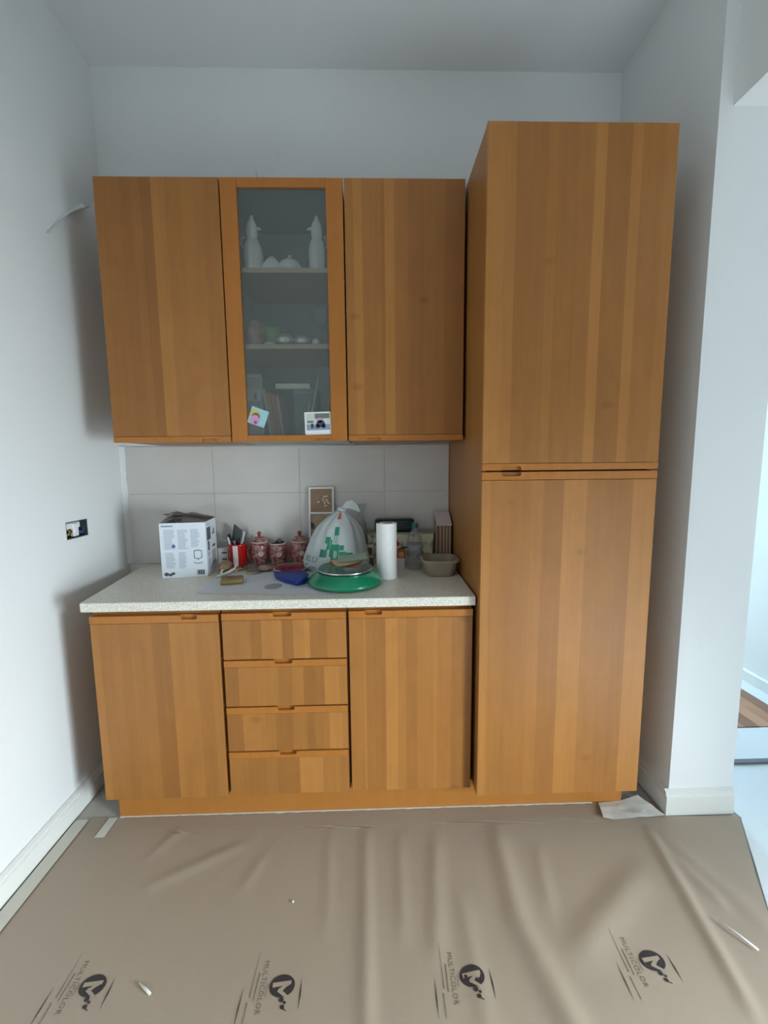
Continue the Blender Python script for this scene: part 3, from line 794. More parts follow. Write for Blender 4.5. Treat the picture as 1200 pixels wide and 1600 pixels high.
# red mug with white stripe
MX, MY = 0.360, -0.062
b = BM(); lathe(b, [(0, .004), (0.034, .004), (0.0355, 0), (0.0395, .003), (0.0405, .05), (0.042, .098), (0.0435, .104), (0.0415, .106), (0.0390, .100), (0.037, .05), (0.035, .010), (0, .009)], MX, MY, CT, 32)
mg = obj('cup', b, mat('red_glaze', (0.55, 0.012, 0.008), 0.2, coat=0.5), smooth=True, label='red cup with a white vertical stripe holding utensils and pens', cat='cup')
b = BM(); n = 8
for i in range(n):
    a0, a1 = R(-104 + i * 31 / n), R(-104 + (i + 1) * 31 / n)
    for (r0, z0, r1, z1) in ((.0404, .004, .0413, .05), (.0413, .05, .0440, .101)):
        b.faces.new([b.verts.new((MX + r * math.cos(a), MY + r * math.sin(a), CT + z)) for r, a, z in ((r0, a0, z0), (r0, a1, z0), (r1, a1, z1), (r1, a0, z1))])
obj('white_stripe', b, M['white'], mg, smooth=True)
m_blk = M['black']
def uten(name, lab, cat, pts, r, m, blade=None):
    b = BM(); tube(b, pts, r, 8)
    if blade: blade(b)
    obj(name, b, m, smooth=True, auto=40, label=lab, cat=cat, group='utensils in the red cup')
def spat(b):
    vs = prism(b, [(MX - .030, CT + .118), (MX + .012, CT + .112), (MX + .022, CT + .165), (MX + .004, CT + .180), (MX - .014, CT + .196), (MX - .022, CT + .160)], 'y', MY + .008, MY + .011)
uten('spatula', 'black slotted spatula standing in the red cup', 'utensil', [(MX - .004, MY + .0095, CT + .014), (MX - .006, MY + .0095, CT + .125)], .004, mat('glossy_black', (0.03, 0.035, 0.04), 0.15), spat)
uten('ladle', 'dark kitchen spoon leaning to the left in the red cup', 'utensil', [(MX + .012, MY - .004, CT + .014), (MX - .022, MY - .006, CT + .110), (MX - .038, MY - .004, CT + .150)], [.003, .004, .008], m_blk)
uten('pen', 'white pen leaning left in the red cup', 'pen', [(MX - .006, MY - .018, CT + .014), (MX - .0265, MY - .024, CT + .100), (MX - .034, MY - .026, CT + .138)], .004, M['white'])
uten('pen', 'white pen with round tip leaning right in the red cup', 'pen', [(MX + .004, MY - .016, CT + .014), (MX + .024, MY - .012, CT + .105), (MX + .036, MY - .012, CT + .155), (MX + .037, MY - .012, CT + .162)], [.0035, .0035, .0038, .006], M['white'])
uten('pen', 'short grey-green pen leaning right in the red cup', 'pen', [(MX + .002, MY + .004, CT + .014), (MX + .020, MY - .020, CT + .100), (MX + .030, MY - .026, CT + .136)], .0036, mat('greygreen', (0.25, 0.36, 0.33), 0.4))
uten('knife', 'short silver knife in the red cup', 'utensil', [(MX + .000, MY - .020, CT + .014), (MX - .003, MY - .026, CT + .090), (MX - .005, MY - .028, CT + .124)], [.003, .003, .005], M['metal'])

# rose transferware set
m = mat('rose_transferware', (0.36, 0.08, 0.09), 0.25, coat=0.4); nt = m.node_tree
tcn = nt.nodes.new('ShaderNodeTexCoord'); vo = nt.nodes.new('ShaderNodeTexNoise'); vo.inputs['Scale'].default_value = 75; vo.inputs['Detail'].default_value = 3
rp = nt.nodes.new('ShaderNodeValToRGB'); e = rp.color_ramp.elements
e[0].position = 0.40; e[0].color = (0.23, 0.05, 0.055, 1); e[1].position = 0.64; e[1].color = (0.44, 0.26, 0.22, 1)
nt.links.new(tcn.outputs['Object'], vo.inputs['Vector']); nt.links.new(vo.outputs['Fac'], rp.inputs['Fac']); nt.links.new(rp.outputs['Color'], nt.nodes['Principled BSDF'].inputs['Base Color'])
M['rose'] = m
M['rose_dark'] = mat('rose_solid', (0.32, 0.03, 0.055), 0.25, coat=0.4)
M['cream_rim'] = mat('cream_rim', (0.66, 0.55, 0.46), 0.3)


def bowl(name, lab, x, y, r, h, lid, handles, cat, kn=True):
    t = thing(name, lab, cat, (x, y, CT), 'rose patterned tea set')
    b = BM(); lathe(b, [(0, .003), (r * .55, .003), (r * .60, 0), (r * .66, .006), (r * .92, h * .35), (r, h * .62), (r * .95, h * .85), (r * .90, h), (r * .86, h), (r * .90, h * .8), (r * .9, h * .4), (r * .5, .010), (0, .008)], x, y, CT, 32)
    bd_ = obj('body', b, M['rose'], t, smooth=True)
    b = BM(); lathe(b, [(r * .89, h - .003), (r * .97, h - .001), (r * .97, h + .003), (r * .88, h + .003), (r * .88, h - .001)], x, y, CT + .0005, 32); obj('rim', b, M['cream_rim'], t, smooth=True)
    # white medallion on the front
    b = BM(); n = 16; c = []
    for k in range(n):
        a = 2 * PI * k / n; dx = .0115 * math.cos(a); dzz = .0115 * math.sin(a); z = h * .56 + dzz
        c.append(b.verts.new((x + r * .35 + dx, y - math.sqrt(max(0, (r * 1.005) ** 2 - (r * .35 + dx) ** 2)) - .0006, CT + z)))
    b.faces.new(c); obj('medallion', b, mat('pale_medallion', (0.62, 0.50, 0.50), 0.4, var=0.4, vscale=160), bd_)
    if lid:
        b = BM(); lathe(b, [(r * .94, h + .004), (r * .80, h + .014), (r * .45, h + .024), (0, h + .028)], x, y, CT, 32); lathe(b, [(r * .94, h + .004), (0, h + .004)], x, y, CT, 32)
        bmesh.ops.remove_doubles(b, verts=b.verts[:], dist=1e-5)
        l = obj('lid', b, M['rose'], t, smooth=True, auto=50)
        b = BM(); lathe(b, [(.004, h + .026), (.006, h + .030), (.0085, h + .038), (.0085, h + .046), (.004, h + .049), (0, h + .049)], x, y, CT, 14); obj('lid_knob', b, M['rose_dark'], l, smooth=True)
    for s in handles:
        b = BM(); tube(b, [(x + s * (r * .9 + .020 * math.sin(PI * k / 8) ** .8), y - .005, CT + h * .86 - h * .62 * k / 8) for k in range(9)], .0045, 8); obj('handle', b, M['rose_dark'], t, smooth=True)
    return t


bowl('sugar_bowl', 'rose patterned lidded sugar bowl beside the red cup', 0.463, -0.068, 0.040, 0.112, True, (-1,), 'tableware')
bowl('cream_jug', 'rose patterned cup without a lid between the two lidded pots', 0.546, -0.068, 0.040, 0.104, False, (1,), 'tableware')
bowl('teapot', 'rose patterned lidded pot beside the white plastic bag', 0.648, -0.064, 0.042, 0.112, True, (), 'tableware')
b = BM(); tube(b, [(.540, -.070, CT + .106), (.552, -.074, CT + .124), (.566, -.072, CT + .121), (.574, -.070, CT + .109)], [.004, .006, .005, .004], 8); tube(b, [(.535, -.062, CT + .106), (.570, -.060, CT + .108)], .006, 8)
obj('tea_strainer', b, mat('dark_metal', (0.16, 0.17, 0.16), 0.3, metal=0.8), smooth=True, label='small dark metal strainer lying across the lidless patterned cup', cat='strainer')
b = BM(); lathe(b, [(0, .002), (.040, .002), (.042, 0), (.046, .003), (.070, .013), (.0755, .017), (.0745, .019), (.044, .008), (0, .007)], .628, -.184, CT, 40)
sc_ = obj('saucer', b, mat('crimson_glaze', (0.30, 0.008, 0.04), 0.2, coat=0.5), smooth=True, label='crimson saucer with pale rim in front of the patterned teapot', cat='saucer')
b = BM(); lathe(b, [(.0725, .0166), (.0768, .0172), (.0768, .019), (.0735, .0195), (.0720, .0175)], .628, -.184, CT, 40); obj('rim', b, mat('pale_rim', (0.55, 0.55, 0.5), 0.3), sc_, smooth=True)

# triple picture frame leaning on the tiles
pf = thing('picture_frame', 'tall white triple picture frame leaning against the tiles', 'frame', (0.748, -0.03, CT))
def lean(b): xform(b, Matrix.Translation((0, -0.0515, CT)) @ Matrix.Rotation(R(-7.0), 4, 'X') @ Matrix.Translation((0, 0.0, 0)))
fx0, fx1, fh = 0.6905, 0.8085, 0.362
rows = [(0.008, 0.116), (0.124, 0.236), (0.244, 0.354)]
b = BM()
box(b, fx0, fx0 + .008, -.012, 0, 0, fh, .001); box(b, fx1 - .008, fx1, -.012, 0, 0, fh, .001)
for z in (0, .116, .236, fh - .008): box(b, fx0 + .008, fx1 - .008, -.012, 0, z, z + .008, .0008)
lean(b); obj('frame', b, M['white'], pf)
pmats = [mat('picture_dark', (0.16, 0.15, 0.13), 0.5, var=0.5, vscale=40), mat('picture_tan', (0.36, 0.26, 0.17), 0.5, var=0.4, vscale=25), mat('picture_brown', (0.30, 0.19, 0.11), 0.5, var=0.25, vscale=30)]
for (z0, z1), mm in zip(rows, pmats):
    b = BM(); box(b, fx0 + .008, fx1 - .008, -.006, -.004, z0, z1); lean(b); pc = obj('picture', b, mm, pf)
    if mm is pmats[2]:
        b = BM()
        for (x, z, l, a) in ((.735, .292, .012, .3), (.768, .318, .022, .1), (.775, .300, .016, -.9), (.765, .290, .014, 1.3), (.782, .287, .012, -.5), (.768, .274, .012, .2), (.757, .303, .014, 1.0)):
            c, s_ = math.cos(a), math.sin(a)
            b.faces.new([b.verts.new((x + u * l * c - v * .0025 * s_, -.0066, z + u * l * s_ + v * .0025 * c)) for u, v in ((-.5, -1), (.5, -1), (.5, 1), (-.5, 1))])
        lean(b); obj('printed_motif', b, mat('pale_motif', (0.72, 0.68, 0.60), 0.5), pc)
    elif mm is pmats[1]:
        b = BM()
        for (x, z, rx, rz) in ((.708, .178, .010, .016), (.700, .190, .006, .010)):
            b.faces.new([b.verts.new((x + rx * math.cos(2 * PI * k / 10), -.0066, z + rz * math.sin(2 * PI * k / 10))) for k in range(10)])
        lean(b); obj('printed_motif', b, mat('dark_motif', (0.06, 0.05, 0.04), 0.5), pc)

# clear glass carafe behind the bag
b = BM(); lathe(b, [(0, .003), (.029, .003), (.031, .008), (.031, .15), (.027, .185), (.017, .21), (.016, .245), (.026, .272), (.0275, .280), (.0250, .280), (.0140, .245), (.0150, .21), (.0255, .183), (.0295, .15), (.0295, .010), (0, .008)], .934, -.036, CT, 28)
obj('glass_carafe', b, M['clear'], smooth=True, label='tall clear glass carafe standing behind the white plastic bag', cat='carafe')

# knotted plastic bag
BX, BY = 0.826, -0.153
def bagS(a, t, off=0.0):
    """surface of the bag: a = angle, t = 0 at worktop .. 1 at the knot"""
    z = 0.262 * t
    K = [(0, .128), (.05, .139), (.12, .143), (.25, .137), (.40, .127), (.55, .114), (.70, .096), (.82, .072), (.92, .040), (1.0, .012)]
    r = K[-1][1]
    for (t0, r0), (t1, r1) in zip(K, K[1:]):
        if t0 <= t <= t1:
            f = (t - t0) / (t1 - t0); r = r0 + (r1 - r0) * f; break
    pl = math.sin(a * 7 + 2.2 * math.sin(t * 3)) * 0.5 + math.sin(a * 13 + 1.1) * 0.28 + 0.4 * noise.noise(Vector((math.cos(a) * 2.2, math.sin(a) * 2.2, t * 4)))
    r *= 1 + 0.11 * pl * (0.25 + 1.0 * t)
    sx = 1.0; sy = 0.54
    ca_ = math.cos(a)
    if ca_ < 0: sx = 1.02 + 0.16 * max(0, 0.35 - abs(t - 0.2)) * (1 if t < .6 else 0)
    p = Vector((BX + (r + off) * ca_ * sx + 0.022 * t * t, BY + (r + off) * math.sin(a) * sy + 0.02 * t, CT + z + 0.001))
    p.z += 0.010 * max(0, noise.noise(Vector((a * 2, t * 6, 3)))) * t
    return p
m = bpy.data.materials.new('thin_white_plastic'); m.use_nodes = True; nt = m.node_tree; p_ = nt.nodes['Principled BSDF']
p_.inputs['Base Color'].default_value = (0.74, 0.79, 0.79, 1); p_.inputs['Roughness'].default_value = 0.3
tl = nt.nodes.new('ShaderNodeBsdfTranslucent'); tl.inputs[0].default_value = (0.7, 0.76, 0.75, 1); mxs = nt.nodes.new('ShaderNodeMixShader'); mxs.inputs[0].default_value = 0.35
nt.links.new(p_.outputs[0], mxs.inputs[1]); nt.links.new(tl.outputs[0], mxs.inputs[2]); nt.links.new(mxs.outputs[0], nt.nodes['Material Output'].inputs[0])
M['bag'] = m
b = BM(); na, ntt = 84, 36; g = [[b.verts.new(bagS(2 * PI * i / na, j / ntt)) for i in range(na)] for j in range(ntt + 1)]
for j in range(ntt):
    for i in range(na): b.faces.new((g[j][i], g[j][(i + 1) % na], g[j + 1][(i + 1) % na], g[j + 1][i]))
b.faces.new(g[0][::-1]); b.faces.new(g[-1])
bag = obj('plastic_bag', b, M['bag'], smooth=True, label='knotted white plastic carrier bag with green print', cat='bag')
KX, KY, KZ = BX + .026, BY + .014, CT + .266
b = BM()
tube(b, [(KX + .013 * math.cos(a), KY + .012 * math.sin(a), KZ + .004 * math.sin(2 * a)) for a in [2 * PI * k / 12 for k in range(12)]], .009, 8, closed=True)
obj('knot', b, M['bag'], bag, smooth=True)
def ear(pts, w_):
    b = BM(); n = len(pts) - 1; g = []
    for i, p in enumerate(pts):
        p = Vector(p); ww = w_[i]
        g.append([b.verts.new(p + Vector((0.25 * ww * s, -0.2 * ww * abs(s) + .006 * noise.noise(Vector((i, s * 4, 9))), ww * s * .9 + .008 * noise.noise(Vector((i * .9, s * 5, 2)))))) for s in (-1, -.5, 0, .5, 1)])
    for i in range(n):
        for k in range(4): b.faces.new((g[i][k], g[i][k + 1], g[i + 1][k + 1], g[i + 1][k]))
    obj('bag_ear', b, M['bag'], bag, smooth=True)
ear([(KX, KY, KZ + .004), (KX + .018, KY - .006, KZ + .022), (KX + .042, KY - .004, KZ + .024), (KX + .066, KY, KZ + .008), (KX + .082, KY + .002, KZ - .010)], [.008, .018, .020, .016, .006])
ear([(KX, KY, KZ), (KX - .010, KY + .008, KZ + .014), (KX - .004, KY + .012, KZ + .030)], [.008, .014, .006])
def patch(b, a0, a1, t0, t1, mi):
    n = 5; g = [[b.verts.new(bagS(R(a0 + (a1 - a0) * i / n), t0 + (t1 - t0) * j / n, .0022)) for i in range(n + 1)] for j in range(n + 1)]
    for j in range(n):
        for i in range(n): b.faces.new((g[j][i], g[j][i + 1], g[j + 1][i + 1], g[j + 1][i])).material_index = mi
gm = [mat('green_ink', (0.02, 0.22, 0.12), 0.4), mat('orange_ink', (0.6, 0.12, 0.03), 0.4), mat('pale_green_ink', (0.3, 0.45, 0.36), 0.4)]
for (a0, a1, t0, t1, mi) in ((-98, -84, .16, .46, 0), (-96, -85, .60, .74, 0), (-112, -102, .48, .58, 0), (-120, -105, .25, .38, 0), (-107, -102, .38, .50, 0), (-101, -98.5, .26, .54, 0), (-83, -70, .14, .34, 0), (-70, -58, .17, .32, 0), (-83, -74, .36, .44, 0), (-96, -82, .86, .96, 1), (-94, -88, .24, .36, 2), (-96, -87, .47, .60, 2)):
    b = BM(); patch(b, a0, a1, t0, t1, 0)
    if mi == 2:
        for v in b.verts: v.co.y -= .0008
    obj('green_print' if mi != 1 else 'orange_print', b, gm[mi], bag, smooth=True)
b = BM(); text_mesh(b, 'BLU', 0.034, Matrix.Identity(4), 0)
for v in b.verts: v.co.y += .034
text_mesh(b, 'Cen', 0.034, Matrix.Translation((0.004, 0.0, 0)), 0)
bmesh.ops.subdivide_edges(b, edges=[e_ for e_ in b.edges if e_.calc_length() > .006], cuts=1)
for v in b.verts:
    x, y = v.co.x, v.co.y
    v.co = bagS(R(-140) + (x + y * .22) / .125, .085 + (y - x * .15) / .262, .0025)
obj('printed_letters', b, mat('grey_green_ink', (0.12, 0.24, 0.2), 0.5), bag)

# sheet of paper under the clutter
b = BM(); n = 14; g = []
c4 = [Vector((.335, -.492, 0)), Vector((.862, -.528, 0)), Vector((.760, -.200, 0)), Vector((.330, -.175, 0))]
for j in range(n + 1):
    g.append([])
    for i in range(n + 1):
        u, v = i / n, j / n; p = (c4[0] * (1 - u) + c4[1] * u) * (1 - v) + (c4[3] * (1 - u) + c4[2] * u) * v
        p.z = CT + 0.0006; g[-1].append(b.verts.new(p))
for j in range(n):
    for i in range(n): b.faces.new((g[j][i], g[j][i + 1], g[j + 1][i + 1], g[j + 1][i]))
sh = obj('paper_sheet', b, mat('worksheet', (0.62, 0.64, 0.68), 0.6), label='large white printed sheet lying flat on the worktop under the blue mitt', cat='paper')
b = BM(); disc(b, .603, -.415, .034, .040, 24)
for v in b.verts: v.co.z = CT + .0012
obj('printed_oval', b, mat('grey_oval', (0.33, 0.34, 0.37), 0.6), sh)
b = BM()
for k in range(7):
    strip(b, (.672 + k * .010, -.436 + .004 * (k % 2)), (.680 + k * .010, -.425 + .006 * (k % 3)), .0022, .0022, 2)
for v in b.verts: v.co.z = CT + .0012
obj('printed_scribble', b, mat('scribble', (0.25, 0.27, 0.28), 0.6), sh)

# gold tin
b = BM(); box(b, -.042, .042, -.036, .036, 0, .020, .006, seg=2); xform(b, Matrix.Translation((.424, -.352, CT + .0015)) @ Matrix.Rotation(R(14), 4, 'Z'))
tin = obj('gold_tin', b, mat('aged_gold', (0.30, 0.21, 0.08), 0.35, metal=0.7, var=0.2), smooth=True, auto=35, label='small flat gold tin lying on the corner of the printed sheet', cat='tin')
b = BM(); box(b, -.0425, .0425, -.0365, .0365, .0085, .0105, .0005); xform(b, Matrix.Translation((.424, -.352, CT + .0015)) @ Matrix.Rotation(R(14), 4, 'Z')); obj('lid_seam', b, mat('bright_gold', (0.60, 0.47, 0.20), 0.3, metal=0.8), tin)
b = BM()
for k in range(6): box(b, -.020 + k * .0068, -.0150 + k * .0068, -.004, .005, .0202, .0206)
xform(b, Matrix.Translation((.424, -.352, CT + .0015)) @ Matrix.Rotation(R(14), 4, 'Z')); obj('printed_name', b, M['ink'], tin)

# brown pouch with a white strap
b = BM(); bmesh.ops.create_icosphere(b, subdivisions=3, radius=1.0)
for v in b.verts:
    c = v.co * (1 + .22 * noise.noise(v.co * 2.2)); v.co = Vector((.337 + c.x * .026, -.178 + c.y * .050, CT + .024 + max(-1, c.z * 1.1) * .0235))
po = obj('fabric_pouch', b, mat('brown_fabric', (0.28, 0.19, 0.11), 0.8, var=0.2, vscale=40, bump=0.4, bscale=90), smooth=True, label='small crumpled brown pouch with a pale strap beside the appliance box', cat='pouch')
b = BM(); tube(b, [(.334, -.270, CT + .004), (.348, -.262, CT + .008), (.366, -.246, CT + .012), (.386, -.205, CT + .020), (.388, -.170, CT + .034), (.378, -.145, CT + .048), (.362, -.135, CT + .052)], [.005, .006, .0055, .004, .0035, .0035, .003], 8)
tube(b, [(.352, -.262, CT + .008), (.346, -.250, CT + .020), (.350, -.240, CT + .026)], .004, 6)
obj('strap', b, mat('pale_strap', (0.72, 0.68, 0.58), 0.5), po, smooth=True)

# odds and ends
b = BM(); box(b, -.048, .048, -.005, .005, 0, .008, .002); xform(b, Matrix.Translation((.408, -.150, CT + .001)) @ Matrix.Rotation(R(52), 4, 'Z'))
obj('wooden_stick', b, mat('yellow_wood', (0.48, 0.30, 0.10), 0.5), label='short yellow wooden stick on the worktop in front of the red cup', cat='stick')
b = BM(); lathe(b, [(0, 0), (.030, 0), (.031, .006), (.028, .009), (.024, .016), (.014, .020), (0, .021)], .466, -.205, CT + .0012, 20, sy=.8)
bb = obj('badge', b, [mat('grey_badge', (0.13, 0.13, 0.14), 0.35)], smooth=True, label='dark grey oval badge with a yellow edge beside the wooden stick', cat='badge')
b = BM(); lathe(b, [(.0305, .001), (.0335, .001), (.0335, .006), (.0305, .0065)], .466, -.205, CT + .0012, 20, sy=.82); obj('badge_edge', b, mat('yellow_edge', (0.52, 0.36, 0.12), 0.4), bb, smooth=True)
def crumple(name, lab, cat, x, y, rx, ry, rz, m, sd):
    b = BM(); bmesh.ops.create_icosphere(b, subdivisions=3, radius=1.0)
    for v in b.verts:
        c = v.co * (1 + .45 * noise.noise(v.co * 2.4 + Vector((sd, 0, 0)))); v.co = Vector((x + c.x * rx, y + c.y * ry, CT + .0012 + rz * max(0, 1 + max(-1, c.z))))
    return obj(name, b, m, smooth=True, auto=50, label=lab, cat=cat)
crumple('crumpled_wrapper', 'crumpled pinkish brown wrapper between the badge and crimson saucer', 'wrapper', .512, -.172, .030, .034, .012, mat('pinkish_paper', (0.40, 0.27, 0.21), 0.6, var=0.3, vscale=60), 3)
crumple('twine_bundle', 'brown twine bundle in front of the patterned sugar bowl', 'twine', .446, -.134, .048, .014, .007, mat('twine', (0.26, 0.17, 0.12), 0.8, var=0.4, vscale=90, bump=0.5, bscale=150), 8)
b = BM(); tube(b, [(.512, -.130, CT + .004), (.535, -.138, CT + .010), (.556, -.140, CT + .007)], [.003, .0045, .003], 6)
obj('chalk_stub', b, mat('chalk', (0.55, 0.52, 0.46), 0.8), smooth=True, label='pale stub lying behind the pinkish wrapper', cat='stub')

# blue mitt
b = BM(); outl = [(.572, -.270), (.590, -.318), (.640, -.378), (.694, -.420), (.722, -.398), (.727, -.345), (.716, -.296), (.692, -.272), (.630, -.264)]
prism(b, outl, 'z', CT + .0014, CT + .032)
bmesh.ops.bevel(b, geom=[e_ for e_ in b.edges if abs(e_.verts[0].co.z - e_.verts[1].co.z) < 1e-5], offset=.007, segments=3, profile=.5, affect='EDGES')
for v in b.verts:
    if v.co.z > CT + .018: v.co.z -= .010 * (1 - (v.co.x - .56) / .17) - .004 * noise.noise(v.co * 30)
bm_ = obj('oven_mitt', b, mat('blue_silicone', (0.010, 0.035, 0.25), 0.4, bump=0.25, bscale=70), smooth=True, auto=45, label='royal blue mitt lying on the printed sheet beside the green scale', cat='mitt')
b = BM(); tube(b, [(.6985, -.4205, CT + .024), (.712, -.4105, CT + .027), (.7245, -.396, CT + .028), (.7295, -.370, CT + .028), (.7295, -.345, CT + .027)], .003, 6); obj('hem', b, mat('blue_hem', (0.02, 0.06, 0.32), 0.4), bm_, smooth=True)

# green kitchen scale with papers
GX, GY = .878, -.379
ks = thing('kitchen_scale', 'round green kitchen scale with a steel top', 'scale', (GX, GY, CT))
b = BM(); lathe(b, [(0, .002), (.118, .002), (.120, 0), (.140, .002), (.1465, .008), (.1475, .014), (.144, .020), (.126, .036), (.112, .047), (.106, .050), (0, .050)], GX, GY, CT + .0016, 64)
obj('base', b, mat('green_plastic', (0.004, 0.205, 0.10), 0.22, coat=0.3), ks, smooth=True, auto=50)
b = BM(); lathe(b, [(0, .0512), (.085, .0512), (.100, .056), (.107, .0605), (.1085, .0600), (.1085, .0560), (.104, .0506)], GX, GY, CT + .0016, 64)
obj('steel_top', b, mat('brushed_steel', (0.36, 0.36, 0.34), 0.25, metal=1.0), ks, smooth=True)
b = BM(); lathe(b, [(.1065, .0595), (.1075, .0618), (.1095, .0612), (.1095, .0585), (.107, .0575)], GX, GY, CT + .0016, 64); obj('rim', b, mat('bright_steel', (0.75, 0.75, 0.73), 0.2, metal=1.0), ks, smooth=True)
def card(name, lab, x, y, z, sx, sy, rz, m, tilt=(0, 0), bend=0.0):
    b = BM(); n = 8; g = []
    for j in range(n + 1):
        g.append([b.verts.new(((i / n - .5) * sx, (j / n - .5) * sy, bend * ((i / n - .5) ** 2) * 4 + .0)) for i in range(n + 1)])
    for j in range(n):
        for i in range(n): b.faces.new((g[j][i], g[j][i + 1], g[j + 1][i + 1], g[j + 1][i]))
    bmesh.ops.solidify(b, geom=b.faces[:], thickness=.0012)
    xform(b, Matrix.Translation((x, y, z)) @ Matrix.Rotation(R(rz), 4, 'Z') @ Matrix.Rotation(R(tilt[0]), 4, 'X') @ Matrix.Rotation(R(tilt[1]), 4, 'Y'))
    return obj(name, b, m, smooth=True, auto=40, label=lab, cat='card', group='cards on the green scale')
card('postcard', 'orange brown card lying lowest on the steel scale top', GX + .006, GY + .024, CT + .0715, .122, .072, -28, mat('orange_card', (0.52, 0.24, 0.09), 0.5, var=0.5, vscale=30), (12, 0), .004)
card('postcard', 'cream edged card in the middle of the cards on the scale', GX + .004, GY + .006, CT + .0850, .110, .066, 32, mat('cream_card', (0.80, 0.66, 0.46), 0.5, var=0.15), (12, -3), .003)
card('postcard', 'pale green card lying on top of the cards on the scale', GX + .030, GY + .012, CT + .0990, .116, .058, 8, mat('pale_green_card', (0.52, 0.68, 0.52), 0.5, var=0.1), (12, -4), .002)

# paper towel roll
RX, RY = 1.052, -.310
pr = thing('paper_roll', 'white paper towel roll standing upright beside the green scale', 'paper roll', (RX, RY, CT))
m_tow = mat('paper_towel', (0.93, 0.93, 0.91), 0.85, bump=0.2, bscale=220)
b = BM(); lathe(b, [(.0205, 0), (.0365, 0), (.0365, .228), (.0205, .228), (.0205, 0)], RX, RY, CT, 40); obj('paper_layers', b, m_tow, pr, smooth=True, auto=40)
b = BM(); lathe(b, [(.0185, 0), (.0200, 0), (.0200, .229), (.0185, .229), (.0185, 0)], RX, RY, CT, 24); obj('cardboard_core', b, mat('core_card', (0.38, 0.31, 0.25), 0.85), pr, smooth=True, auto=40)
b = BM(); n = 12; prev = None
for i in range(n + 1):
    t = i / n; a = R(255 - 90 * t); r = .0372 + .012 * t * t
    cur = [b.verts.new((RX + r * math.cos(a), RY + r * math.sin(a), CT + z)) for z in (.0005, .2275)]
    if prev: b.faces.new((prev[0], cur[0], cur[1], prev[1]))
    prev = cur
obj('loose_sheet', b, m_tow, pr, smooth=True)

# floral box with dark green container on it
m = mat('floral_card', (0.58, 0.54, 0.38), 0.6); nt = m.node_tree
tcn = nt.nodes.new('ShaderNodeTexCoord'); vo = nt.nodes.new('ShaderNodeTexNoise'); vo.inputs['Scale'].default_value = 28; vo.inputs['Detail'].default_value = 3
rp = nt.nodes.new('ShaderNodeValToRGB'); e = rp.color_ramp.elements; e[0].position = .36; e[0].color = (0.16, 0.15, 0.12, 1); e[1].position = .52; e[1].color = (0.62, 0.58, 0.42, 1)
nt.links.new(tcn.outputs['Object'], vo.inputs['Vector']); nt.links.new(vo.outputs['Fac'], rp.inputs['Fac']); nt.links.new(rp.outputs['Color'], nt.nodes['Principled BSDF'].inputs['Base Color'])
b = BM(); prism(b, [(.972, CT), (1.262, CT), (1.272, CT + .142), (.966, CT + .142)], 'y', -.088, -.014)
fb = obj('floral_box', b, m, label='wide cream box with flower print standing against the tiles', cat='box')
b = BM(); box(b, .961, 1.277, -.091, -.0105, CT + .1425, CT + .150, .002); obj('lid_rim', b, mat('olive_lid', (0.30, 0.29, 0.20), 0.4), fb)
b = BM()
flw = [(1.092, .098, .026, .017)]
for (x, z, rx, rz) in flw: b.faces.new([b.verts.new((x + rx * (1 if k % 2 == 0 else .72) * math.cos(2 * PI * k / 16), -.0888, CT + z + rz * (1 if k % 2 == 0 else .8) * math.sin(2 * PI * k / 16))) for k in range(16)])
for (x0, z0, x1, z1, wd) in ((1.10, .075, 1.165, .082, .012), (1.14, .085, 1.175, .070, .010), (1.02, .060, 1.05, .075, .012)):
    d = Vector((x1 - x0, 0, z1 - z0)); s_ = Vector((-d.z, 0, d.x)).normalized() * wd / 2; c = Vector(((x0 + x1) / 2, -.0888, CT + (z0 + z1) / 2))
    f = b.faces.new([b.verts.new(p) for p in (Vector((x0, -.0888, CT + z0)), c + s_, Vector((x1, -.0888, CT + z1)), c - s_)]); f.material_index = 1
b.faces.new([b.verts.new((1.006 + .010 * math.cos(2 * PI * k / 12), -.0888, CT + .098 + .010 * math.sin(2 * PI * k / 12))) for k in range(12)]).material_index = 2
obj('flower_print', b, [mat('flower_red', (0.45, 0.01, 0.015), 0.5), mat('leaf_dark', (0.04, 0.06, 0.045), 0.5), mat('flower_mauve', (0.22, 0.20, 0.30), 0.5)], fb)
b = BM(); box(b, 1.000, 1.184, -.086, -.018, CT + .1505, CT + .212, .016, seg=4)
gc = obj('dark_container', b, mat('bottle_green', (0.008, 0.022, 0.020), 0.25), smooth=True, label='dark green rounded container lying on the cream flower box', cat='container')
b = BM(); box(b, .9995, 1.1845, -.0865, -.0175, CT + .176, CT + .180, .001); obj('seam', b, M['black'], gc)

# small packets
b = BM(); box(b, .957, .992, -.118, -.094, CT, CT + .100, .001)
sp_ = obj('tea_packet', b, mat('pale_yellow_card', (0.60, 0.55, 0.40), 0.6), label='small cream packet standing by the left end of the flower box', cat='packet')
b = BM(); box(b, .962, .987, -.1190, -.1182, CT + .052, CT + .088, 0); box(b, .9575, .9915, -.1186, -.1182, CT + .0, CT + .040, 0); obj('printed_label', b, mat('packet_dark', (0.10, 0.08, 0.06), 0.6, var=.4, vscale=90), sp_)
b = BM(); box(b, 1.092, 1.132, -.165, -.120, CT, CT + .046, .001)
wp = obj('pill_box', b, mat('pinkish_white_card', (0.60, 0.54, 0.55), 0.6), label='small pinkish white carton under the red and gold packet', cat='box')
b = BM(); box(b, 1.094, 1.134, -.163, -.120, CT + .0465, CT + .080, .001)
rpk = obj('spice_packet', b, mat('red_gold_card', (0.38, 0.06, 0.03), 0.5), label='small red and gold packet stacked beside the paper roll', cat='packet')
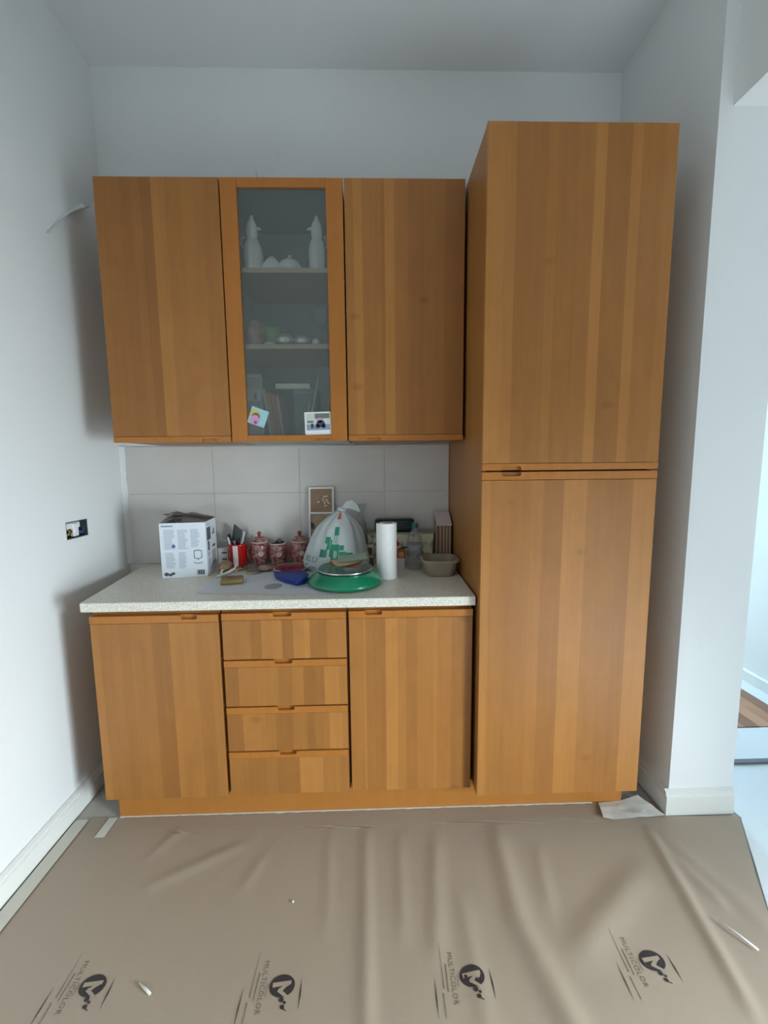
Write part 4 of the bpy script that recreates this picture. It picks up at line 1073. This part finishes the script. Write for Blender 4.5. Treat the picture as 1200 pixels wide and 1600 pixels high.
b = BM(); box(b, 1.106, 1.128, -.1638, -.1632, CT + .052, CT + .074, 0); obj('printed_label', b, mat('gold_label', (0.50, 0.30, 0.06), 0.5), rpk)

# water bottle
wb = thing('water_bottle', 'clear plastic water bottle with a teal cap', 'bottle', (1.176, -.176, CT))
pf_ = [(0, .004), (.024, .002), (.030, 0), (.0330, .008), (.0330, .050), (.0315, .055), (.0330, .060), (.0335, .100), (.0335, .125), (.0300, .148), (.0180, .172), (.0125, .182), (.0125, .190)]
b = BM(); lathe(b, pf_ + [(.0115, .190), (.0115, .181), (.0170, .171), (.0290, .147), (.0325, .125), (.0320, .060), (.0320, .009), (.029, .0015), (0, .0055)], 1.176, -.176, CT, 28); obj('bottle_body', b, M['pet'], wb, smooth=True)
b = BM(); lathe(b, [(.0338, .072), (.0340, .072), (.0340, .115), (.0338, .115)], 1.176, -.176, CT, 28); obj('label_band', b, mat('pale_label', (0.42, 0.42, 0.46), 0.3, alpha=0.55), wb, smooth=True)
b = BM(); lathe(b, [(0, .207), (.012, .207), (.0142, .204), (.0142, .186), (.0132, .186), (.0132, .2), (0, .2)], 1.176, -.176, CT, 20); obj('cap', b, mat('teal_cap', (0.02, 0.12, 0.13), 0.35), wb, smooth=True, auto=40)

# food pack with sloped white top
b = BM()
pk_ = thing('food_pack', 'brown pack with a sloping white top against the tall cabinet', 'packet', (1.318, -.07, CT))
prism(b, [(-.112, CT), (-.030, CT), (-.030, CT + .238), (-.112, CT + .186)], 'x', 1.284, 1.350); obj('pack_body', b, mat('brown_pack', (0.20, 0.10, 0.05), 0.4, var=0.3, vscale=30), pk_)
b = BM(); prism(b, [(-.1145, CT + .183), (-.0285, CT + .2370), (-.0285, CT + .2400), (-.1155, CT + .1865)], 'x', 1.282, 1.352); obj('white_top', b, mat('white_card_top', (0.66, 0.58, 0.56), 0.5), pk_)
b = BM()
for x in (1.296, 1.312, 1.326, 1.340): box(b, x, x + .006, -.1135, -.1122, CT + .02, CT + .180)
box(b, 1.2820, 1.2838, -.110, -.032, CT, CT + .184)
obj('pack_stripe', b, mat('pale_stripe', (0.42, 0.32, 0.24), 0.5), pk_)

# translucent tub
def rrect(hx, hy, r, n=6):
    o = []
    for cx_, cy_, a0 in ((hx - r, hy - r, 0), (-hx + r, hy - r, 90), (-hx + r, -hy + r, 180), (hx - r, -hy + r, 270)):
        for k in range(n + 1): a = R(a0 + 90 * k / n); o.append((cx_ + r * math.cos(a), cy_ + r * math.sin(a)))
    return o
TXc, TYc = 1.272, -.258
def loft(b, secs):
    rings = [[b.verts.new((TXc + x, TYc + y, CT + z)) for x, y in rrect(hx, hy, r)] for hx, hy, r, z in secs]
    for A, B in zip(rings, rings[1:]):
        n = len(A)
        for i in range(n): b.faces.new((A[i], A[(i + 1) % n], B[(i + 1) % n], B[i]))
    return rings
m = mat('beige_translucent', (0.50, 0.43, 0.32), 0.35); nt = m.node_tree; p_ = nt.nodes['Principled BSDF']
tl = nt.nodes.new('ShaderNodeBsdfTranslucent'); tl.inputs[0].default_value = (0.55, 0.46, 0.33, 1); mxs = nt.nodes.new('ShaderNodeMixShader'); mxs.inputs[0].default_value = .4
nt.links.new(p_.outputs[0], mxs.inputs[1]); nt.links.new(tl.outputs[0], mxs.inputs[2]); nt.links.new(mxs.outputs[0], nt.nodes['Material Output'].inputs[0])
tb = thing('plastic_tub', 'beige translucent plastic tub beside the tall cabinet', 'tub', (TXc, TYc, CT))
b = BM(); rg = loft(b, [(.056, .056, .03, .001), (.060, .060, .034, 0.003), (.070, .070, .038, .052), (.071, .071, .038, .066), (.069, .069, .037, .066), (.0675, .0675, .037, .052), (.057, .057, .033, .005)]); b.faces.new(rg[0][::-1]); b.faces.new(rg[-1])
obj('tub_body', b, m, tb, smooth=True, auto=50)
b = BM(); rg = loft(b, [(.0712, .0712, .038, .060), (.079, .079, .042, .060), (.080, .080, .043, .065), (.078, .078, .042, .069), (.0715, .0715, .038, .068), (.0712, .0712, .038, .060)]); obj('tub_rim', b, m, tb, smooth=True, auto=50)

# ------------------------------------------------------------------ things inside the glass cabinet
m_por = mat('white_porcelain', (0.90, 0.90, 0.88), 0.2, coat=0.5)
def shr(b, x, y, z0): xform(b, Matrix.Translation((x, y, z0)) @ Matrix.Scale(.89, 4) @ Matrix.Translation((-x, -y, -z0)))
def figurine(x, y, lab, s):
    t = thing('porcelain_figurine', lab, 'figurine', (x, y, S1 + .0005), 'white porcelain figurines on the top shelf')
    z0 = S1 + .0005
    b = BM(); lathe(b, [(0, 0), (.043, 0), (.044, .008), (.040, .030), (.041, .070), (.037, .105), (.030, .128), (.022, .140), (.024, .150), (.026, .175), (.022, .198), (.014, .214), (.008, .226), (.007, .236), (0, .240)], x, y, z0, 24, fn=lambda a, z: 1 + .07 * math.sin(3 * a + z * 20) + .04 * math.sin(7 * a)); shr(b, x, y, z0); obj('body', b, m_por, t, smooth=True)
    b = BM(); tube(b, [(x + s * .018, y - .008, z0 + .178), (x + s * .030, y - .012, z0 + .180), (x + s * .042, y - .013, z0 + .174)], [.009, .007, .002], 8); shr(b, x, y, z0); obj('snout', b, m_por, t, smooth=True)
    b = BM(); tube(b, [(x - s * .034, y - .004, z0 + .100), (x - s * .050, y - .004, z0 + .118), (x - s * .048, y - .004, z0 + .142), (x - s * .030, y - .004, z0 + .150)], .004, 8); shr(b, x, y, z0); obj('handle', b, m_por, t, smooth=True)
figurine(.541, -.262, 'white porcelain animal figurine by the hinge side inside the glass cabinet', 1)
figurine(.789, -.262, 'white porcelain animal figurine by the grip side inside the glass cabinet', -1)
for (x, lab) in ((.613, 'low white porcelain lump with a slanted top on the upper glass cabinet shelf'), (.682, 'low white porcelain lidded dish with a knob on the upper glass cabinet shelf')):
    b = BM()
    if x < .65: lathe(b, [(0, 0), (.030, 0), (.036, .012), (.034, .030), (.022, .048), (.010, .062), (0, .066)], x, -.262, S1 + .0005, 20, fn=lambda a, z: 1 + .12 * math.sin(2 * a + 1))
    else: lathe(b, [(0, 0), (.030, 0), (.046, .014), (.047, .024), (.040, .038), (.020, .052), (.008, .056), (.008, .066), (0, .070)], x, -.262, S1 + .0005, 24)
    obj('porcelain_dish', b, m_por, smooth=True, label=lab, cat='dish')
z0 = S2 + .0005
b = BM(); lathe(b, [(0, 0), (.030, 0), (.034, .010), (.040, .05), (.038, .085), (.020, .105), (0, .110)], .530, -.245, z0, 22, fn=lambda a, z: 1 + .08 * math.sin(3 * a)); obj('painted_figurine', b, mat('pink_green_paint', (0.55, 0.36, 0.30), 0.3, var=.5, vscale=35), smooth=True, label='round pinkish painted figurine on the middle glass cabinet shelf', cat='figurine')
b = BM(); lathe(b, [(0, 0), (.032, 0), (.036, .012), (.036, .060), (.040, .085), (.037, .086), (.032, .06), (.032, .012), (0, .008)], .600, -.215, z0, 24); cg = obj('green_cup', b, mat('leaf_green_glaze', (0.20, 0.34, 0.10), 0.3, var=.3, vscale=30), smooth=True, label='leaf green cup beside the pinkish figurine on the middle shelf', cat='cup')
b = BM(); tube(b, [(.635 + .016 * math.sin(PI * k / 6), -.220, z0 + .07 - .05 * k / 6) for k in range(7)], .004, 6); obj('handle', b, mat('leaf_green_handle', (0.20, 0.34, 0.10), 0.3), cg, smooth=True)
def shell_(x, y, s, lab):
    b = BM(); bmesh.ops.create_icosphere(b, subdivisions=3, radius=1.0)
    for v in b.verts:
        c = v.co; k = 1 + .10 * math.sin(9 * math.atan2(c.z, c.y)); v.co = Vector((x + c.x * s * 1.25, y + c.y * s * .9 * k, z0 + s * .80 + c.z * s * .8 * (k if c.z > 0 else 1)))
    obj('silver_shell', b, mat('silver_glaze', (0.62, 0.64, 0.62), 0.2, metal=.4), smooth=True, label=lab, cat='ornament', group='silver shells on the middle shelf')
shell_(.655, -.275, .032, 'silvery ribbed shell ornament beside the green cup')
shell_(.722, -.272, .028, 'silvery ribbed shell ornament beside the glass goblet')
b = BM(); bmesh.ops.create_icosphere(b, subdivisions=2, radius=.016, matrix=Matrix.Translation((.776, -.275, z0 + .016))); obj('white_ball', b, m_por, smooth=True, label='small white ball beside the silvery shells on the middle shelf', cat='ornament')
b = BM(); lathe(b, [(0, .002), (.028, .002), (.028, 0), (.030, .003), (.006, .012), (.0045, .060), (.006, .075), (.030, .100), (.036, .130), (.033, .165), (.031, .165), (.034, .130), (.028, .102), (0, .080)], .796, -.23, z0, 24); obj('glass_goblet', b, M['clear'], smooth=True, label='clear stemmed glass goblet on the middle shelf', cat='goblet')
b = BM(); lathe(b, [(0, .002), (.02, 0), (.040, .004), (.042, .008), (.02, .006), (0, .005)], .598, -.296, z0, 24, sx=.5, sy=.4); obj('small_plate', b, m_por, smooth=True, label='small white plate in front of the ornaments on the middle shelf', cat='plate')
# bottom compartment
z0 = ZB + .0215
def slabbook(name, lab, cat, x0, x1, y0, y1, h, ang, m, pages=True, group=None):
    t = thing(name, lab, cat, ((x0 + x1) / 2, (y0 + y1) / 2, z0), group)
    def tf(b): xform(b, Matrix.Translation((x1, 0, z0)) @ Matrix.Rotation(R(ang), 4, 'Y') @ Matrix.Translation((-x1, 0, 0)))
    b = BM(); box(b, x0, x0 + .0015, y0, y1, 0, h); box(b, x1 - .0015, x1, y0, y1, 0, h); box(b, x0 + .0015, x1 - .0015, y0, y0 + .0015, 0, h); tf(b); obj('cover', b, m, t)
    b = BM(); box(b, x0 + .0017, x1 - .0017, y0 + .0018, y1 - .002, .002, h - .003); tf(b); obj('page_block', b, mat('pages', (0.62, 0.55, 0.42), 0.8), t)
slabbook('book', 'tall cream book leaning beside the grey box file in the glass cabinet', 'book', .572, .583, -.24, -.08, .195, -7, mat('cream_cover', (0.52, 0.46, 0.34), 0.6), group='books in the glass cabinet')
slabbook('book', 'ochre brown book between the cream and the reddish books', 'book', .5845, .599, -.24, -.08, .180, -7, mat('ochre_cover', (0.42, 0.25, 0.12), 0.6), group='books in the glass cabinet')
slabbook('book', 'reddish brown book between the ochre and the tan books', 'book', .6005, .620, -.24, -.08, .178, -7, mat('red_brown_cover', (0.38, 0.16, 0.11), 0.6), group='books in the glass cabinet')
slabbook('book', 'tan book at the end of the leaning row of books', 'book', .6215, .634, -.24, -.08, .172, -7, mat('tan_cover', (0.45, 0.30, 0.19), 0.6), group='books in the glass cabinet')
b = BM(); box(b, -.036, .036, -.06, .06, 0, .258, .002); xform(b, Matrix.Translation((.509, -.16, z0 + .0)) @ Matrix.Rotation(R(0), 4, 'Y'))
bf = obj('box_file', b, mat('grey_file', (0.46, 0.44, 0.42), 0.5), label='tall grey box file in the glass cabinet beside the leaning books', cat='box file')
b = BM(); box(b, .478, .538, -.2215, -.2203, z0 + .150, z0 + .200); box(b, .5405, .5445, -.2215, -.2203, z0 + .002, z0 + .256); box(b, .474, .5445, -.2215, -.2203, z0 + .246, z0 + .256); obj('file_label', b, mat('pale_label_paper', (0.66, 0.64, 0.60), 0.6), bf)
b = BM(); box(b, .508, .520, -.2225, -.2216, z0 + .155, z0 + .182); obj('file_ring', b, mat('dark_ring', (0.06, 0.06, 0.06), 0.5), bf)
db_ = thing('storage_tin', 'dark teal tin at the back of the lower glass cabinet compartment', 'tin', (.705, -.1, z0))
b = BM(); box(b, .655, .760, -.150, -.045, z0, z0 + .200, .004); obj('tin_body', b, mat('dark_teal', (0.10, 0.15, 0.14), 0.4), db_)
b = BM(); box(b, .653, .762, -.152, -.043, z0 + .186, z0 + .203, .003); obj('tin_lid', b, mat('teal_grey_lid', (0.25, 0.29, 0.29), 0.3), db_)
b = BM(); box(b, .590, .735, -.185, -.06, z0 + .2045, z0 + .226, .002); obj('white_book', b, mat('white_block', (0.74, 0.71, 0.62), 0.6), label='thick white notebook lying flat on the dark tin in the glass cabinet', cat='notebook')
for (x0_, x1_, zz, lab) in ((.722, .772, .262, 'long pale rod leaning inside the glass cabinet beside the photo print'), (.706, .732, .150, 'short pale rod leaning inside the glass cabinet beside the dark tin')):
    b = BM(); tube(b, [(x0_, -.20, z0 + .004), (x1_, -.18, z0 + zz)], .005, 8); obj('wooden_rod', b, mat('pale_rod', (0.55, 0.52, 0.44), 0.5), smooth=True, label=lab, cat='rod')
b = BM(); box(b, .800, .806, -.24, -.08, z0, z0 + .175); xform(b, Matrix.Translation((.803, 0, z0)) @ Matrix.Rotation(R(6), 4, 'Y') @ Matrix.Translation((-.803, 0, -z0))); obj('glass_sheet', b, mat('pale_folder', (0.36, 0.40, 0.40), 0.3), label='thin grey folder standing by the side wall of the glass cabinet', cat='folder')

# cards fixed to the pane
yp = DW + .0072
pc = thing('photo_print', 'white bordered photo print stuck to the cabinet glass', 'photo', (.783, yp, 1.449))
def onpane(b): xform(b, Matrix.Translation((.783, 0, 1.4935)) @ Matrix.Rotation(R(-1.5), 4, 'Y') @ Matrix.Translation((-.783, 0, -1.4935)))
b = BM(); box(b, .7325, .8335, yp - .0012, yp - .0002, 1.450, 1.537); onpane(b); obj('photo_paper', b, M['paper_white'], pc)
b = BM()
def pr_(x0, x1, za, zb, mi, o=.0016):
    b.faces.new([b.verts.new((x, yp - o, z)) for x, z in ((x0, za), (x1, za), (x1, zb), (x0, zb))]).material_index = mi
pr_(.739, .829, 1.468, 1.531, 0); pr_(.739, .829, 1.468, 1.490, 1, .0018); pr_(.772, .829, 1.512, 1.531, 2, .0018); pr_(.742, .766, 1.496, 1.504, 2, .0019); pr_(.756, .766, 1.476, 1.493, 3, .002)
for (cx_, cz_, rx, rz, mi) in ((.794, 1.491, .017, .014, 3), (.792, 1.506, .014, .009, 4), (.781, 1.482, .008, .008, 3), (.806, 1.482, .008, .008, 3)):
    b.faces.new([b.verts.new((cx_ + rx * math.cos(2 * PI * k / 12), yp - .0021, cz_ + rz * math.sin(2 * PI * k / 12))) for k in range(12)]).material_index = mi
onpane(b); obj('photo_image', b, [mat('ph_sky', (0.62, 0.64, 0.60), 0.4), mat('ph_road', (0.25, 0.33, 0.45), 0.4), mat('ph_tree', (0.16, 0.20, 0.15), 0.4), mat('ph_dark', (0.05, 0.06, 0.09), 0.4), mat('ph_pink', (0.52, 0.34, 0.48), 0.4)], pc)
mc = thing('sticker_card', 'tilted pale blue picture card with pink and yellow shapes stuck to the cabinet glass', 'card', (.553, yp, 1.477))
b = BM(); prism(b, [(.519, 1.487), (.587, 1.487), (.587, 1.552), (.519, 1.552)], 'y', yp - .0012, yp - .0002)
def tilt(b): xform(b, Matrix.Translation((.553, 0, 1.517)) @ Matrix.Rotation(R(20), 4, 'Y') @ Matrix.Translation((-.553, 0, -1.517)))
tilt(b); obj('card_sheet', b, mat('pale_blue_card', (0.36, 0.58, 0.62), 0.4), mc)
b = BM()
for (cx_, cz_, rx, rz, mi, o) in ((.542, 1.530, .020, .018, 0, .0016), (.545, 1.520, .016, .016, 3, .0018), (.541, 1.508, .018, .019, 1, .002), (.543, 1.499, .006, .006, 2, .0022)):
    b.faces.new([b.verts.new((cx_ + rx * math.cos(2 * PI * k / 14), yp - o, cz_ + rz * math.sin(2 * PI * k / 14))) for k in range(14)]).material_index = mi
obj('printed_shapes', b, [mat('sh_yellow', (0.60, 0.50, 0.10), 0.4), mat('sh_pink', (0.62, 0.30, 0.50), 0.4), mat('sh_mauve', (0.25, 0.08, 0.16), 0.4), mat('sh_dark', (0.16, 0.12, 0.14), 0.4)], mc)
